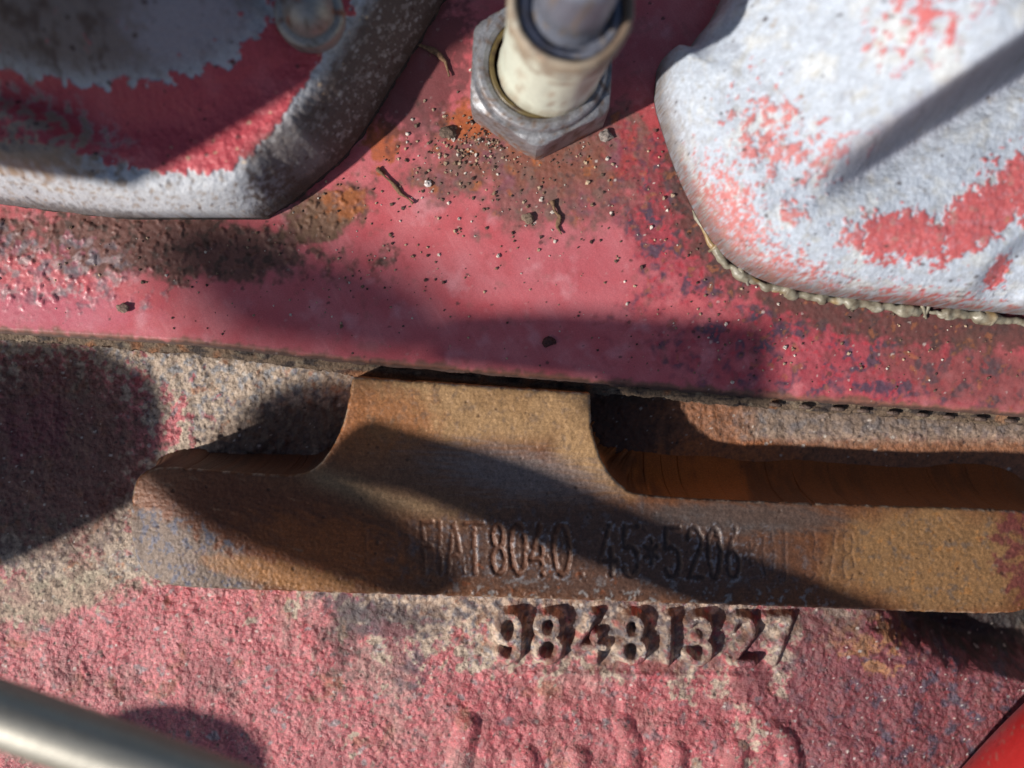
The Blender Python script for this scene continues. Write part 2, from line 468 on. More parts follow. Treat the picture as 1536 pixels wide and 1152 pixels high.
def block_col(X, Y, Z, top):
    px, py = PX(X, Y, 0); n = len(X)
    p = Paint(n, (178, 158, 140), 0.75)
    n1 = fbm(X, Y, 5, 4, 11); n2 = fbm(X, Y, 1.4, 3, 15); n3 = fbm(X, Y, 0.6, 2, 19); n4 = fbm(X, Y, 2.6, 3, 23); n5 = fbm(X, Y, 1.0, 3, 27)
    p.mix(GREY, sm(-.1, .5, n2 + .3 * n3), 0.7)
    p.mix(ORNG, sm(.35, .8, n4 + .4 * n3) * .55)
    p.mix(BLUE, sm(.35, .75, n5 + .3 * n1) * .6)
    p.mix(DARK, sm(.5, .9, fbm(X, Y, .8, 3, 31)) * .6)
    # red paint left over the lower half
    zr = sm(-.25, .5, np.maximum.reduce([
        1.5 * gz(px, py, 250, 1050, 480, 205, 4), 1.2 * gz(px, py, 330, 900, 130, 60), 1.3 * gz(px, py, 800, 1090, 480, 110, 2),
        .9 * gz(px, py, 1350, 1080, 360, 190), 1.1 * gz(px, py, 60, 660, 210, 140)]) + .55 * n1 + .35 * n2)
    edge = sm(.25, .6, zr + .25 * n3 + .2 * n2)
    p.mix((182, 88, 94), edge * .94, 0.30)
    p.mix((200, 124, 126), edge * sm(-.1, .8, n4 + .3 * n2) * .7, 0.27)
    p.mix((186, 78, 84), edge * sm(.1, .8, n1 + .2 * n4) * .6, .36)
    tan_in = edge * sm(.34, .75, n5 + .2 * n3 + .25 * sm(0, 1, gz(px, py, 560, 1020, 260, 120)))
    p.mix((150, 128, 116), tan_in * .8, .7)
    p.mix(GREY, edge * sm(.42, .75, fbm(X, Y, 2.0, 3, 41)) * .75, .6)
    dust = sm(.0, .8, fbm(X, Y, 11, 4, 87, gain=.6) + .25 * n2 + .3 * gz(px, py, 620, 1000, 300, 110))
    p.mix((160, 134, 124), edge * dust * .6, .55)
    rs2 = sm(.35, .8, fbm(X, Y, 7, 4, 89, gain=.6) + .2 * n2)
    p.mix((150, 96, 66), edge * rs2 * .6, .6)
    # olive dirt band across the left
    ol = sm(.1, .6, 1.1 * gz(px, py, 70, 895, 200, 48, -16) + .5 * n1 + .35 * n2)
    p.mix((166, 152, 130), ol * .85, .8)
    p.mix(DARK, ol * sm(.3, .7, n3 + .4 * n2) * .7)
    # dark oily zone along the lower edge of the pad
    oil = sm(.2, .8, np.maximum.reduce([1.2 * gz(px, py, 560, 925, 130, 50, 20), .8 * gz(px, py, 900, 920, 420, 40, 1.5), .7 * gz(px, py, 620, 1000, 50, 90)]) + .5 * n2 + .3 * n4)
    p.mix((62, 60, 72), oil * .8, .6)
    mott = sm(.1, .5, 1.2 * gz(px, py, 960, 950, 330, 80, 2) + .3 * n1)
    p.mix((150, 112, 84), mott * sm(.0, .5, n4 + .3 * n3) * .8, .65)
    p.mix((110, 112, 118), mott * sm(.1, .6, n5) * .75, .65)
    p.mix((186, 92, 88), mott * sm(.25, .7, fbm(X, Y, 1.8, 3, 47)) * .7, .5)
    # right bottom: purple, blue, orange mottling, darkened to stand in for shade
    rt = sm(.0, .5, 1.2 * gz(px, py, 1400, 1040, 340, 190) + .4 * n1)
    p.mix((98, 50, 58), rt * .85, .55)
    p.mix((66, 66, 84), rt * sm(.05, .55, n4 + .2 * n3) * .8, .55)
    p.mix((130, 50, 54), rt * sm(.2, .6, n5) * .75, .5)
    og = rt * sm(.15, .5, np.maximum(gz(px, py, 1300, 955, 90, 50), gz(px, py, 1320, 1000, 40, 24)) + .45 * n5)
    p.mix((166, 116, 74), og * sm(-.35, .35, n4 + .5 * n2) * .9, .7)
    p.mix((196, 190, 186), rt * specks(X, Y, 2.2, .4, .1, .35, 51), .4)
    # shade in the hollow, painted near black
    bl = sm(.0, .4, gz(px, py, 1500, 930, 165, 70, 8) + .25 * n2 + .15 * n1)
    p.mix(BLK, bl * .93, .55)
    # left side: shadow blob's dark brown put into the colour, magenta paint
    lf = sm(-.05, .35, gz(px, py, 70, 690, 175, 185) + .25 * n2)
    p.mix((96, 66, 52), lf * .85, .6)
    p.mix((116, 50, 56), lf * sm(.3, .9, 1.1 * gz(px, py, 60, 640, 110, 95) + .5 * n1 + .3 * n2) * .85, .5)
    p.mix((120, 70, 46), lf * sm(.2, .7, n4) * .6)
    # right recess: smooth rust
    rc = sm(-60, -20, px - 890) * np.maximum(sm(640, 672, py + 6 * n2), 1 - sm(1090, 1170, px + 25 * n2)) * sm(585, 600, py) * (1 - sm(770, 800, py))
    p.mix((132, 82, 50), rc * .95, .6)
    p.mix((172, 98, 44), rc * sm(.0, .6, gz(px, py, 1050, 710, 190, 70) + .3 * fbm(X, Y, 3, 3, 61, stretch=3)) * .9, .55)
    st = sm(1100, 1180, px) * (1 - sm(640, 668, py + 6 * n2)) * sm(560, 600, py)
    p.mix((112, 92, 80), st * .8, .75)
    p.mix((92, 94, 100), st * sm(.1, .6, n4) * .6)
    p.mix((70, 44, 34), rc * sm(.0, .6, gz(px, py, 930, 640, 110, 90) + .35 * n2) * .75, .65)
    p.mix((84, 54, 36), rc * sm(.2, .7, fbm(X, Y, 4, 4, 63, gain=.6)) * .6)
    nk = sm(.0, .5, np.maximum(gz(px, py, 430, 650, 170, 60, -10), gz(px, py, 940, 590, 60, 22)) + .3 * n2)
    p.mix((84, 62, 48), nk * .85, .7)
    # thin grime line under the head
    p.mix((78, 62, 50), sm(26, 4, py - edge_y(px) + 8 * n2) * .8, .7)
    gv, gw = grains(X, Y, .5, 12); gv2, _ = grains(X, Y, 1.1, 16)
    p.mul(.88 + .34 * gv + .14 * (gv2 - .5))
    p.mix((60, 48, 44), sm(.42, .62, gw + .12 * n2) * .35, .75)
    gr = sm(.05, .6, np.maximum.reduce([gz(px, py, 515, 950, 46, 90, 8), .8 * gz(px, py, 620, 925, 110, 40), .7 * gz(px, py, 1010, 950, 360, 90, 1), gz(px, py, 1240, 930, 110, 40, 8)]) + .45 * n4 + .3 * n2)
    p.mix((74, 58, 56), gr * .6, .6)
    bl2 = sm(.25, .8, fbm(X, Y, 13, 4, 93, gain=.6))
    p.mix((128, 70, 72), bl2 * edge * .5, .5)
    # dirtier paint towards the middle and right
    dm = sm(-.1, .7, gz(px, py, 950, 1080, 420, 120, 0) + .4 * n1)
    p.mix((140, 70, 70), dm * sm(-.4, .5, n4 + .3 * n2) * .75, .5)
    p.mix((104, 100, 104), dm * sm(.25, .7, fbm(X, Y, 2.2, 3, 83)) * .6, .6)
    # tiny dark pits and pale grit
    p.mix(DARK, specks(X, Y, 1.3, .5, .08, .30, 71) * .8)
    p.mix((196, 186, 176), specks(X, Y, 1.9, .35, .10, .34, 75) * .7, .45)
    return p

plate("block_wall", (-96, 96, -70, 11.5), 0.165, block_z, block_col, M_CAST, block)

# --- machined pad
PAD = [(196, 722), (189, 770), (191, 822), (203, 860), (240, 881), (310, 885), (540, 891), (800, 898), (1000, 905), (1250, 914),
       (1450, 921), (1515, 922), (1548, 914), (1576, 890), (1590, 840), (1584, 795), (1566, 770), (1500, 764), (1300, 758), (1100, 751),
       (975, 744), (942, 738), (912, 710), (895, 672), (887, 640), (886, 612), (885.5, 592), (885, 590), (884, 590), (800, 584), (640, 573), (534, 566), (529, 566),
       (528, 568), (522, 606), (512, 645), (494, 678), (474, 702), (450, 713), (400, 712), (300, 704), (250, 700), (215, 706)]
_pad0 = SDF(chaikin(PL(PAD, PZ), 2), 0.25)
pad_sdf = lambda X, Y: _pad0(X, Y) + .07 * fbm(X, Y, 1.1, 3, 27) + .16 * sm(.45, .8, fbm(X, Y, 2.2, 2, 29))

STAMP = []
for ch, a, b, dp in [('[', 548, 612, .05), ('F', 632, 650, .22), ('I', 656, 664, .18), ('A', 670, 694, .22), ('T', 698, 724, .26), ('8', 736, 758, .34), ('0', 764, 790, .34), ('4', 794, 822, .34),
                 ('0', 828, 856, .34), ('.', 868, 876, .2), ('4', 898, 926, .3), ('5', 932, 960, .3), ('*', 964, 990, .26), ('5', 994, 1022, .3), ('2', 1030, 1054, .28),
                 ('0', 1060, 1082, .28), ('6', 1088, 1110, .24), ('*', 1114, 1136, .075), ('0', 1142, 1162, .075), ('1', 1170, 1184, .075), ('3', 1204, 1226, .075), ('7', 1236, 1254, .075), ('8', 1262, 1282, .075)]:
    yt = 784 + (a - 640) * 0.020
    STAMP.append((glyph_segs(ch, a, b, yt, yt + 74, PZ, -0.03), dp))

def stamp_depth(X, Y):
    dz = np.zeros(len(X)); md = np.full(len(X), 9.0)
    for segs, dp in STAMP:
        q = np.array(segs).reshape(-1, 2)
        bb = (X > q[:, 0].min() - 1.5) & (X < q[:, 0].max() + 1.5) & (Y > q[:, 1].min() - 1.5) & (Y < q[:, 1].max() + 1.5)
        if not bb.any(): continue
        x = X[bb]; y = Y[bb]; d = np.full(len(x), 9.0)
        xx = x + .10 * fbm(x, y, .9, 3, 3); yy = y + .10 * fbm(x, y, .9, 3, 6)
        for a, b in segs: d = np.minimum(d, seg_dist(xx, yy, a, b))
        wn_ = sm(-.8, .1, fbm(x, y, 1.3, 3, 77)); dp = dp * .7
        dz[bb] -= wn_ * (dp * (1 - sm(.12, .42, d)) - .25 * dp * np.exp(-((d - .62) / .18) ** 2))
        md[bb] = np.minimum(md[bb], d + (0.22 - dp) * 1.6 + .3 * (1 - wn_))
    return dz, md

def pad_z(X, Y):
    d = -pad_sdf(X, Y); px, py = PX(X, Y, PZ)
    r = 0.45
    rd = np.clip(d + .06 * fbm(X, Y, .8, 2, 5), 0, r)
    z = PZ - r + np.sqrt(np.clip(r * r - (r - rd) ** 2, 0, None))
    z += stamp_depth(X, Y)[0]
    # shallow dishing between neck and arm, left end falling away
    z -= 1.1 * np.exp(-((px - 735) / 190) ** 2 - ((py - 712) / 50) ** 2)
    z -= 1.3 * sm(330, 190, px) ** 2 + .7 * sm(640, 300, px) * sm(800, 890, py)
    z -= .6 * sm(830, 900, py) * sm(1000, 1200, px) * 0.4
    z += .05 * fbm(X, Y, 2.0, 3, 8) + .035 * fbm(X, Y, .5, 3, 13) + .02 * fbm(X, Y, .4, 2, 14, stretch=6, ang=-.05)
    z -= .10 * specks(X, Y, 1.6, .14, .10, .36, 19)
    rg = sm(.0, .5, np.maximum(gz(px, py, 330, 860, 200, 60, 20), gz(px, py, 1450, 850, 200, 110)))
    z += rg * (.06 * fbm(X, Y, .55, 4, 17, gain=.65))
    z += .10 * sm(.3, .7, fbm(X, Y, .9, 3, 21)) * sm(868, 890, py + (640 - px) * .02)
    return z

def pad_col(X, Y, Z, top):
    px, py = PX(X, Y, PZ); n = len(X); d = -pad_sdf(X, Y)
    p = Paint(n, (116, 72, 44), 0.44)
    n1 = fbm(X, Y, 7, 3, 101); n2 = fbm(X, Y, 1.5, 3, 105); n3 = fbm(X, Y, .5, 2, 109)
    stx = fbm(X, Y, .7, 3, 113, stretch=5, ang=-.35); sty = fbm(X, Y, .45, 2, 117, stretch=7, ang=-.04)
    # neck: tan rust
    nk = sm(.0, .55, np.maximum(gz(px, py, 720, 600, 270, 88, 4), gz(px, py, 890, 670, 110, 70, 40)) + .15 * n1)
    p.mix((176, 138, 96), nk * .95, .5)
    p.mix((158, 96, 50), sm(.0, .6, gz(px, py, 570, 640, 120, 90) + .25 * n2) * .75, .55)
    p.mix((150, 112, 72), sm(.1, .6, n1 + .3 * n2) * nk * .5, .55)
    p.mix((126, 104, 86), nk * sm(.1, .7, n2 + .4 * n3) * .55, .5)
    # lit gap between two shadows, painted tan from the neck to the text
    lit_gap = np.exp(-((py - np.interp(px, [440, 560, 700, 900], [706, 742, 772, 770])) / 20) ** 2) * sm(430, 490, px) * (1 - sm(620, 800, px))
    p.mix((150, 122, 90), lit_gap * .8, .5)
    # dish: pipe shadow and grey sky sheen put into the colour
    bl = sm(.0, .6, gz(px, py, 735, 722, 260, 68, 7) + .15 * n2)
    p.mix((122, 88, 66), bl * .8, .36)
    p.mix((128, 122, 122), sm(.0, .8, gz(px, py, 780, 712, 200, 56, 10) + .3 * sty) * .6, .34)
    # dark brown oxide at left
    db = sm(.0, .5, gz(px, py, 390, 790, 260, 92, 14) + .15 * n1)
    p.mix((112, 62, 36), db * .9, .46)
    p.mix((156, 86, 38), sm(.1, .7, gz(px, py, 500, 820, 200, 70, 10) + .4 * stx) * .7, .5)
    # purple brown under the stamped line, pipe shadow painted in
    pb = sm(.0, .45, gz(px, py, 920, 832, 390, 96, 2) + .15 * n2)
    p.mix((94, 68, 56), pb * .9, .38)
    p.mix((106, 96, 96), pb * sm(.1, .7, n2 + .5 * n3) * .5, .34)
    p.mix((84, 76, 72), sm(.1, .6, gz(px, py, 1120, 776, 240, 36, 2) + .2 * stx) * .7, .45)
    # right end: ochre rust, then red paint
    oc = sm(.0, .5, gz(px, py, 1400, 840, 190, 110, 2) + .2 * n1)
    p.mix((142, 106, 68), oc * .9, .65)
    p.mix((158, 108, 58), oc * sm(.3, .7, n2 + .4 * n3) * .7, .7)
    p.mix((98, 86, 78), oc * sm(.1, .7, fbm(X, Y, 1.6, 4, 121, gain=.65)) * .65, .6)
    rp = sm(.0, .3, gz(px, py, 1545, 815, 62, 88, 10) + .3 * n2 + .15 * n3)
    p.mix((104, 46, 50), rp * sm(-.6, .3, n2) * .8, .5)
    # lower left corner: pitted grey blue rust
    lc = sm(.0, .3, gz(px, py, 240, 850, 180, 88, 20) + .25 * n2)
    p.mix((122, 108, 98), lc * .8, .6)
    p.mix((84, 86, 104), lc * sm(.0, .5, n2 + .5 * n3) * .8, .55)
    p.mix((158, 108, 60), sm(.1, .5, gz(px, py, 420, 862, 170, 28, 10) + .3 * n2) * .7, .6)
    ml = fbm(X, Y, .16, 2, 137, stretch=60, ang=-.045)
    p.mul(1 + .16 * np.clip(ml, -1, 1) * sm(-.3, .4, fbm(X, Y, 9, 2, 139)))
    # faint machining scratches
    p.mix((150, 118, 92), sm(.55, .8, stx) * db * .5, .4)
    p.mix((142, 122, 104), sm(.5, .8, sty) * bl * .35, .35)
    # rust settled in the stamped marks, bright rims
    md = stamp_depth(X, Y)[1]
    ru = 1 - sm(.28, .5, md)
    lf = 1 - sm(820, 960, px)
    p.mix((100, 58, 34), ru * lf * .7, .65)
    p.mix((50, 34, 30), ru * (1 - lf) * .7, .6)
    p.mix((150, 146, 150), np.exp(-((md - .66) / .16) ** 2) * sm(.0, .5, n2 + n3) * sm(630, 740, px) * (1 - sm(1110, 1180, px)) * .7, .3)
    p.mix((128, 66, 30), sm(.45, .7, fbm(X, Y, 1.3, 2, 131)) * sm(.0, .4, gz(px, py, 760, 870, 230, 32, 2)) * .8, .65)
    # pale chipped lower rim and worn bright edges
    low = sm(850, 892, py - (px - 540) * .024) * sm(620, 760, px)
    p.mix((152, 146, 142), low * sm(.25, .6, n2 + .5 * n3) * (1 - sm(1180, 1300, px)) * .8, .45)
    ed = (1 - sm(.1, .42, d + .18 * n2))
    p.mix((176, 160, 140), ed * top * sm(-.2, .5, n2 + .3 * n3) * .75, .35)
    gv, gw = grains(X, Y, .42, 22)
    p.mul(.66 + .24 * gv)
    p.mix((62, 40, 28), specks(X, Y, 1.6, .14, .10, .36, 19) * .6, .7)
    # rims and walls
    wall = ~top
    p.mix((196, 108, 48), wall * (.8 + .2 * n1), .6)
    p.mix((92, 54, 34), wall * sm(-.1, .6, n2 * .5 + n1) * .75, .65)
    p.mix((66, 50, 42), wall * (px < 520) * .85, .75)
    p.mix((110, 66, 38), wall * sm(1080, 1250, px) * .7, .65)
    return p

def pad_skirt(X, Y, Z, nx, ny):
    up = sm(.1, .8, ny); rt = sm(.5, .9, nx) * (X < 30)
    k = np.clip(up * (Y > -20), 0, 1) * np.where(X < -15, .35, 1.0) * np.where(Y > -3, .1, 1.0)
    w = .05 + .1 * fbm(X, Y, 1.5, 2, 3)
    return [(w * 0 + .03, Z - .3), (.15 + .35 * k, Z * 0 + 8.5), (.2 + 1.0 * k, Z * 0 + 5), (.25 + 2.2 * k, Z * 0 + 2.4), (.3 + 3.6 * k, Z * 0 + .7), (.3 + 5.6 * k, Z * 0 - .6)]

plate("machined_pad", (-60, 78, -34, 3), 0.135, pad_z, pad_col, M_PAD, block, pad_sdf, pad_skirt)

# --- raised cast number
def raised(name, segs, half, height, res=0.13, foot=.9, zoff=-.25):
    q = np.array(segs).reshape(-1, 2); m = half + foot + .3
    def sd(X, Y):
        d = np.full(X.shape, 99.0)
        for a, b in segs: d = np.minimum(d, seg_dist(X, Y, a, b))
        return d - half - foot
    def zf(X, Y):
        xx = X + .12 * fbm(X, Y, 1.2, 2, 53); yy = Y + .12 * fbm(X, Y, 1.2, 2, 57)
        d = sd(xx, yy) + half + foot
        return .35 * block_z(X, Y) + .65 * .45 * fbm(X, Y, 16, 2, 97) + .65 * .30 * fbm(X, Y, 6.0, 3, 1) + zoff * .6 + (height - zoff) * (1 - sm(half * .35, half + foot * .85, d)) + .05 * fbm(X, Y, .6, 2, 59)
    return plate(name, (q[:, 0].min() - m, q[:, 0].max() + m, q[:, 1].min() - m, q[:, 1].max() + m), res, zf, block_col, M_CAST, block, sd)

for ch, a, b, h in [('9', 744, 784, 1.7), ('8', 802, 844, 1.8), ('4', 862, 908, 1.5), ('8', 928, 968, 1.8), ('1', 990, 1012, 1.6), ('3', 1028, 1068, 1.8), ('2', 1092, 1132, 1.4), ('7', 1146, 1186, .9)]:
    yo = (a - 744) * .014 - 1
    raised("cast_digit", glyph_segs(ch, a, b, 922 + yo, 988 + yo, 0.6, .02), .58, h * 1.1)

for pts, h in [([(702, 1088), (694, 1120), (682, 1180)], 1.6), ([(792, 1138), (778, 1185)], 1.5), ([(868, 1136), (862, 1180)], 1.5), ([(936, 1090), (950, 1120), (940, 1180)], 1.2),
               ([(1016, 1130), (1008, 1185)], 1.6), ([(1106, 1126), (1098, 1185)], 1.5), ([(1146, 1112), (1164, 1102), (1182, 1112), (1190, 1140), (1190, 1185)], 1.7)]:
    q = PL(pts, .5)
    raised("cast_letter", list(zip(q[:-1], q[1:])), 1.0, h * .5, .16, 2.0)

# ------------------------------------------------------------------ HEAD GASKET
gask = thing("head_gasket", "thin crumbling brown gasket strip pressed between red face and block", "gasket")
def gas_z(X, Y):
    px, py = PX(X, Y, 4 + H0)
    t = (py - edge_y(px))
    return 4.5 + H0 - .05 * np.clip(t, 0, 99) + .28 * sm(-3, 3, t) * fbm(X, Y, .7, 3, 201, stretch=5, ang=-.07) + .15 * fbm(X, Y, .5, 2, 205)
def gas_sd(X, Y):
    px, py = PX(X, Y, 4 + H0)
    wdt = np.interp(px, [-200, 0, 300, 520, 540, 880, 895, 1150, 1536, 1800], [8, 10, 14, 18, 26, 24, 14, 16, 14, 14]) + 4 * fbm(X, Y, 3, 3, 211) + 2.5 * fbm(X, Y, .8, 2, 215)
    return np.maximum(py - edge_y(px) - wdt, edge_y(px) - 30 - py) * .09
def gas_col(X, Y, Z, top):
    p = Paint(len(X), (98, 80, 64), .8)
    n = fbm(X, Y, .8, 3, 221, stretch=4, ang=-.07); n2 = fbm(X, Y, 3, 3, 225)
    p.mix(DARK, sm(.0, .5, n)); p.mix((140, 124, 104), sm(.3, .7, n2 + .3 * n) * .7); p.mix((132, 80, 44), sm(.3, .6, fbm(X, Y, 4, 2, 229)) * .6)
    gpx, gpy = PX(X, Y, 4 + H0); p.mix((150, 92, 50), sm(500, 560, gpx) * (1 - sm(870, 900, gpx)) * sm(8, 16, gpy - edge_y(gpx)) * .8)
    return p
plate("gasket_edge", (-96, 96, -8, 11), 0.16, gas_z, gas_col, M_GASK, gask, gas_sd,
      lambda X, Y, Z, nx, ny: [(.03, Z - .5), (-.25, Z - 1.2), (-.1, Z * 0 + 1.0), (-.5, Z * 0 - 1)])
# folded metal crimps along the right half of the gasket
rnd0 = random.Random(11)
for i in range(9):
    px = 1165 + i * 44.0
    x, y = P(px, float(edge_y(px)) + 9, 5 + H0)
    a = -.075
    jx = rnd0.uniform(-.7, .7); x += jx; pts = [(x - 1.0 - .3 * jx, y + .075, 4.9 + H0), (x - .3, y + .03, 5.0 + H0), (x + .4, y, 4.9 + H0), (x + .8, y - .05, 4.6 + H0)]
    tube("crimp", pts, [.22, .34, .34, .2], M_GASK, gask, lambda V: Paint(len(V), (92, 74, 64), .6), 8, .25, .6, i)

# ------------------------------------------------------------------ CYLINDER HEAD
head = thing("cylinder_head", "smooth red painted cylinder head face with rust and grit above the seam", "cylinder head")
def head_corr(px, py, X, Y):
    n1 = fbm(X, Y, 6, 4, 301); n2 = fbm(X, Y, 1.6, 3, 305)
    nut = sm(.0, .5, 1.1 * gz(px, py, 850, 235, 270, 130, 3) + .35 * n1 + .25 * n2)
    lf = sm(.0, .4, np.maximum(1.1 * gz(px, py, 240, 365, 330, 62, 5), gz(px, py, 480, 325, 110, 46, -30)) + .30 * n1 + .3 * n2)
    lfg = sm(.0, .4, gz(px, py, 80, 405, 150, 68, 8) + .3 * n1 + .35 * n2)
    rt = sm(-.1, .5, np.maximum(gz(px, py, 1290, 500, 330, 150, 8), gz(px, py, 1050, 350, 110, 190, -25)) + .4 * n1 + .35 * n2)
    return nut, lf, lfg, rt
def head_z(X, Y):
    px, py = PX(X, Y, HZ)
    t = py - edge_y(px)
    nut, lf, lfg, rt = head_corr(px, py, X, Y)
    z = HZ + .03 * fbm(X, Y, 9, 2, 311) + .012 * fbm(X, Y, .8, 2, 315)
    rough = np.clip(.8 * nut + lf + lfg + .8 * rt, 0, 1)
    z += rough * (.09 * fbm(X, Y, .8, 3, 319) + .05 * fbm(X, Y, 2.5, 2, 323))
    z += .25 * sm(.2, .6, fbm(X, Y, 1.5, 3, 327)) * np.clip(lf + lfg, 0, 1)
    z -= .5 * sm(-7, 1, t)
    return z
def head_sd(X, Y):
    px, py = PX(X, Y, HZ)
    return (py - edge_y(px) - 2.2 * fbm(X, Y, 2.5, 3, 331) * sm(200, 500, px) - 1.0) * .094
def head_col(X, Y, Z, top):
    px, py = PX(X, Y, HZ); n = len(X)
    n1 = fbm(X, Y, 6, 4, 341); n2 = fbm(X, Y, 1.5, 3, 345); n3 = fbm(X, Y, .6, 2, 349); n4 = fbm(X, Y, 2.8, 3, 353)
    st = fbm(X, Y, .5, 3, 357, stretch=14, ang=-1.05)
    p = Paint(n, (184, 92, 97), .38)
    p.mix((196, 116, 120), sm(-.3, .8, n1 + .25 * st) * .6, .40)
    p.mix((178, 70, 76), sm(.0, .8, -n1 + .2 * n4) * .45, .33)
    p.mix((204, 128, 132), sm(.4, 1.0, st + .3 * n1) * .25, .42)
    p.mix((188, 108, 128), sm(.0, .7, gz(px, py, 60, 465, 240, 50, 4) + .2 * n2) * .45, .4)
    p.mix((166, 96, 106), sm(.1, .8, gz(px, py, 860, 400, 260, 120) + .3 * n1) * .35, .45)
    p.mix((206, 150, 156), sm(.2, 1.0, fbm(X, Y, 5, 4, 387) + .2 * n2) * .45, .5)
    p.mix((150, 70, 72), sm(.35, .9, fbm(X, Y, 2.2, 4, 391, gain=.65)) * .4, .45)
    nut, lf, lfg, rt = head_corr(px, py, X, Y)
    # stained zone round the nut
    p.mix((128, 80, 76), nut * .9, .55)
    p.mix((98, 72, 70), nut * sm(-.3, .5, n4 + .3 * n3) * .75, .6)
    p.mix((122, 74, 58), nut * sm(.0, .6, gz(px, py, 820, 240, 200, 60) + .4 * n2) * .8, .65)
    p.mix((172, 96, 46), nut * sm(.35, .7, n4 + .35 * n2) * .6, .65)
    p.mix((160, 56, 60), sm(.1, .5, gz(px, py, 985, 215, 90, 90) + .35 * n2) * .7, .5)
    p.mix((120, 70, 92), nut * sm(.2, .7, fbm(X, Y, 4, 3, 361)) * .5)
    og = sm(.1, .5, np.maximum(gz(px, py, 700, 180, 50, 40), gz(px, py, 575, 215, 40, 50)) + .5 * n2)
    p.mix((166, 84, 30), og * .8, .7)
    cake = sm(.25, .7, fbm(X, Y, 3.2, 5, 393, gain=.62) + .35 * nut + .2 * rt - .1)
    p.mix((112, 84, 76), cake * (.25 + .55 * np.clip(nut + rt, 0, 1)), .65)
    # grime under the left casting
    p.mix((88, 62, 52), lf * .9, .7); p.mix((62, 46, 40), lf * sm(.0, .5, n2 + .3 * n3) * .8, .75)
    p.mix((118, 88, 66), lf * sm(.1, .6, gz(px, py, 490, 330, 90, 60) + .4 * n2) * .7)
    p.mix((160, 88, 40), lf * sm(.3, .7, gz(px, py, 520, 300, 60, 50) + .5 * n2) * .7)
    p.mix((156, 132, 132), lfg * sm(-.1, .4, n2 + .2 * n4) * .75, .5)
    p.mix((98, 92, 100), lfg * sm(.1, .5, n4) * .75, .55)
    p.mix((152, 86, 98), lfg * sm(.15, .5, fbm(X, Y, 1.7, 3, 365)) * .7, .45)
    # mottled right side
    bluish = rt * sm(.0, .4, n4 + .5 * n2)
    p.mix((134, 46, 60), rt * .6, .48)
    p.mix((66, 62, 78), bluish * .85, .5)
    p.mix((172, 60, 70), rt * sm(.25, .5, fbm(X, Y, 1.1, 3, 369)) * .75, .45)
    dk = sm(.0, .5, np.maximum.reduce([gz(px, py, 1420, 492, 300, 40, 4), gz(px, py, 1060, 330, 60, 150, -24), gz(px, py, 1230, 462, 160, 34, 12)]) + .4 * n2)
    p.mix((80, 56, 50), dk * .85, .65)
    p.mix((92, 66, 56), sm(.1, .6, gz(px, py, 1480, 560, 230, 70, 6) + .35 * n1) * .5, .6)
    p.mix((160, 96, 60), sm(.4, .7, n2 + .3 * n1) * rt * .5, .6)
    # left casting's shadow beside the nut, painted dark
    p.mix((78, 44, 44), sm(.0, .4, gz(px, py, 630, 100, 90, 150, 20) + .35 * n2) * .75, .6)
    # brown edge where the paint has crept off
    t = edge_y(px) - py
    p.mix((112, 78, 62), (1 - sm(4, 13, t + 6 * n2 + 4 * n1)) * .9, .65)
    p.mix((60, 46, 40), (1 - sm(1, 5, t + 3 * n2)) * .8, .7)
    # specks
    p.mix((84, 48, 48), specks(X, Y, 4.0, .5, .12, .42, 373) * .8, .6)
    p.mix((64, 44, 44), specks(X, Y, 1.2, .5, .10, .34, 377) * np.clip(nut + rt, 0, 1) * .7, .6)
    p.mix((200, 186, 178), specks(X, Y, 2.0, .35, .08, .28, 381) * np.clip(nut + .5 * rt + .2, 0, 1) * .8, .4)
    return p
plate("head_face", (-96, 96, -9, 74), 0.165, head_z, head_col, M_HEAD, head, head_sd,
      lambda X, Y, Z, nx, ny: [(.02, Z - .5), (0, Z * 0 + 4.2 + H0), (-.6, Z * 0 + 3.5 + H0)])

# ------------------------------------------------------------------ LEFT CASTING
LC = [(-220, 280), (-60, 299), (0, 306), (150, 324), (230, 333), (300, 339), (345, 339), (382, 332), (414, 318), (444, 297), (474, 270), (516, 236), (556, 180), (600, 105), (650, 25), (705, -70), (720, -170), (-220, -170)]
lc_poly = chaikin(PL(LC, 8 + H0), 2)
lc_sdf = SDF(lc_poly, 0.35)
left = thing("exhaust_manifold_flange", "rounded aluminium casting with peeling red paint, bottom corner shadowed, beside the white plug", "casting", group="aluminium castings on the head")
def unfold(sdf, X, Y, Z, ref):
    nx = (sdf(X + .4, Y) - sdf(X - .4, Y)) / .8; ny = (sdf(X, Y + .4) - sdf(X, Y - .4)) / .8
    k = np.clip(ref - Z, 0, 30)
    return X + nx * k, Y + ny * k
def lc_z(X, Y):
    d = np.clip(-lc_sdf(X, Y), 0, None); px, py = PX(X, Y, 20 + H0)
    e = .05
    nx = (lc_sdf(X + .4, Y) - lc_sdf(X - .4, Y)) / .8; 
    R = 4.0 + 4.5 * sm(.45, .95, nx)
    z = 8.2 + H0 + 10.5 * (1 - (1 - np.clip(d / R, 0, 1)) ** 2.2)
    # dished ring then a dome towards the upper left
    inner = sm(-.02, .22, gz(px, py, 120, -60, 330, 215, 0))
    z += 1.0 * sm(3, 9, d) + 15 * sm(-.15, .75, gz(px, py, 120, -90, 380, 260, 0)) - 1.0 * np.exp(-((d - 10) / 3.5) ** 2)
    z += 3.5 * sm(.0, .6, gz(px, py, 20, 205, 150, 60, 14))
    z += .14 * fbm(X, Y, 1.2, 3, 403) * (1 - .5 * inner) + .06 * fbm(X, Y, .5, 2, 407) + .3 * fbm(X, Y, 8, 2, 411)
    z += .17 * lc_paint(X, Y, px, py)
    return z
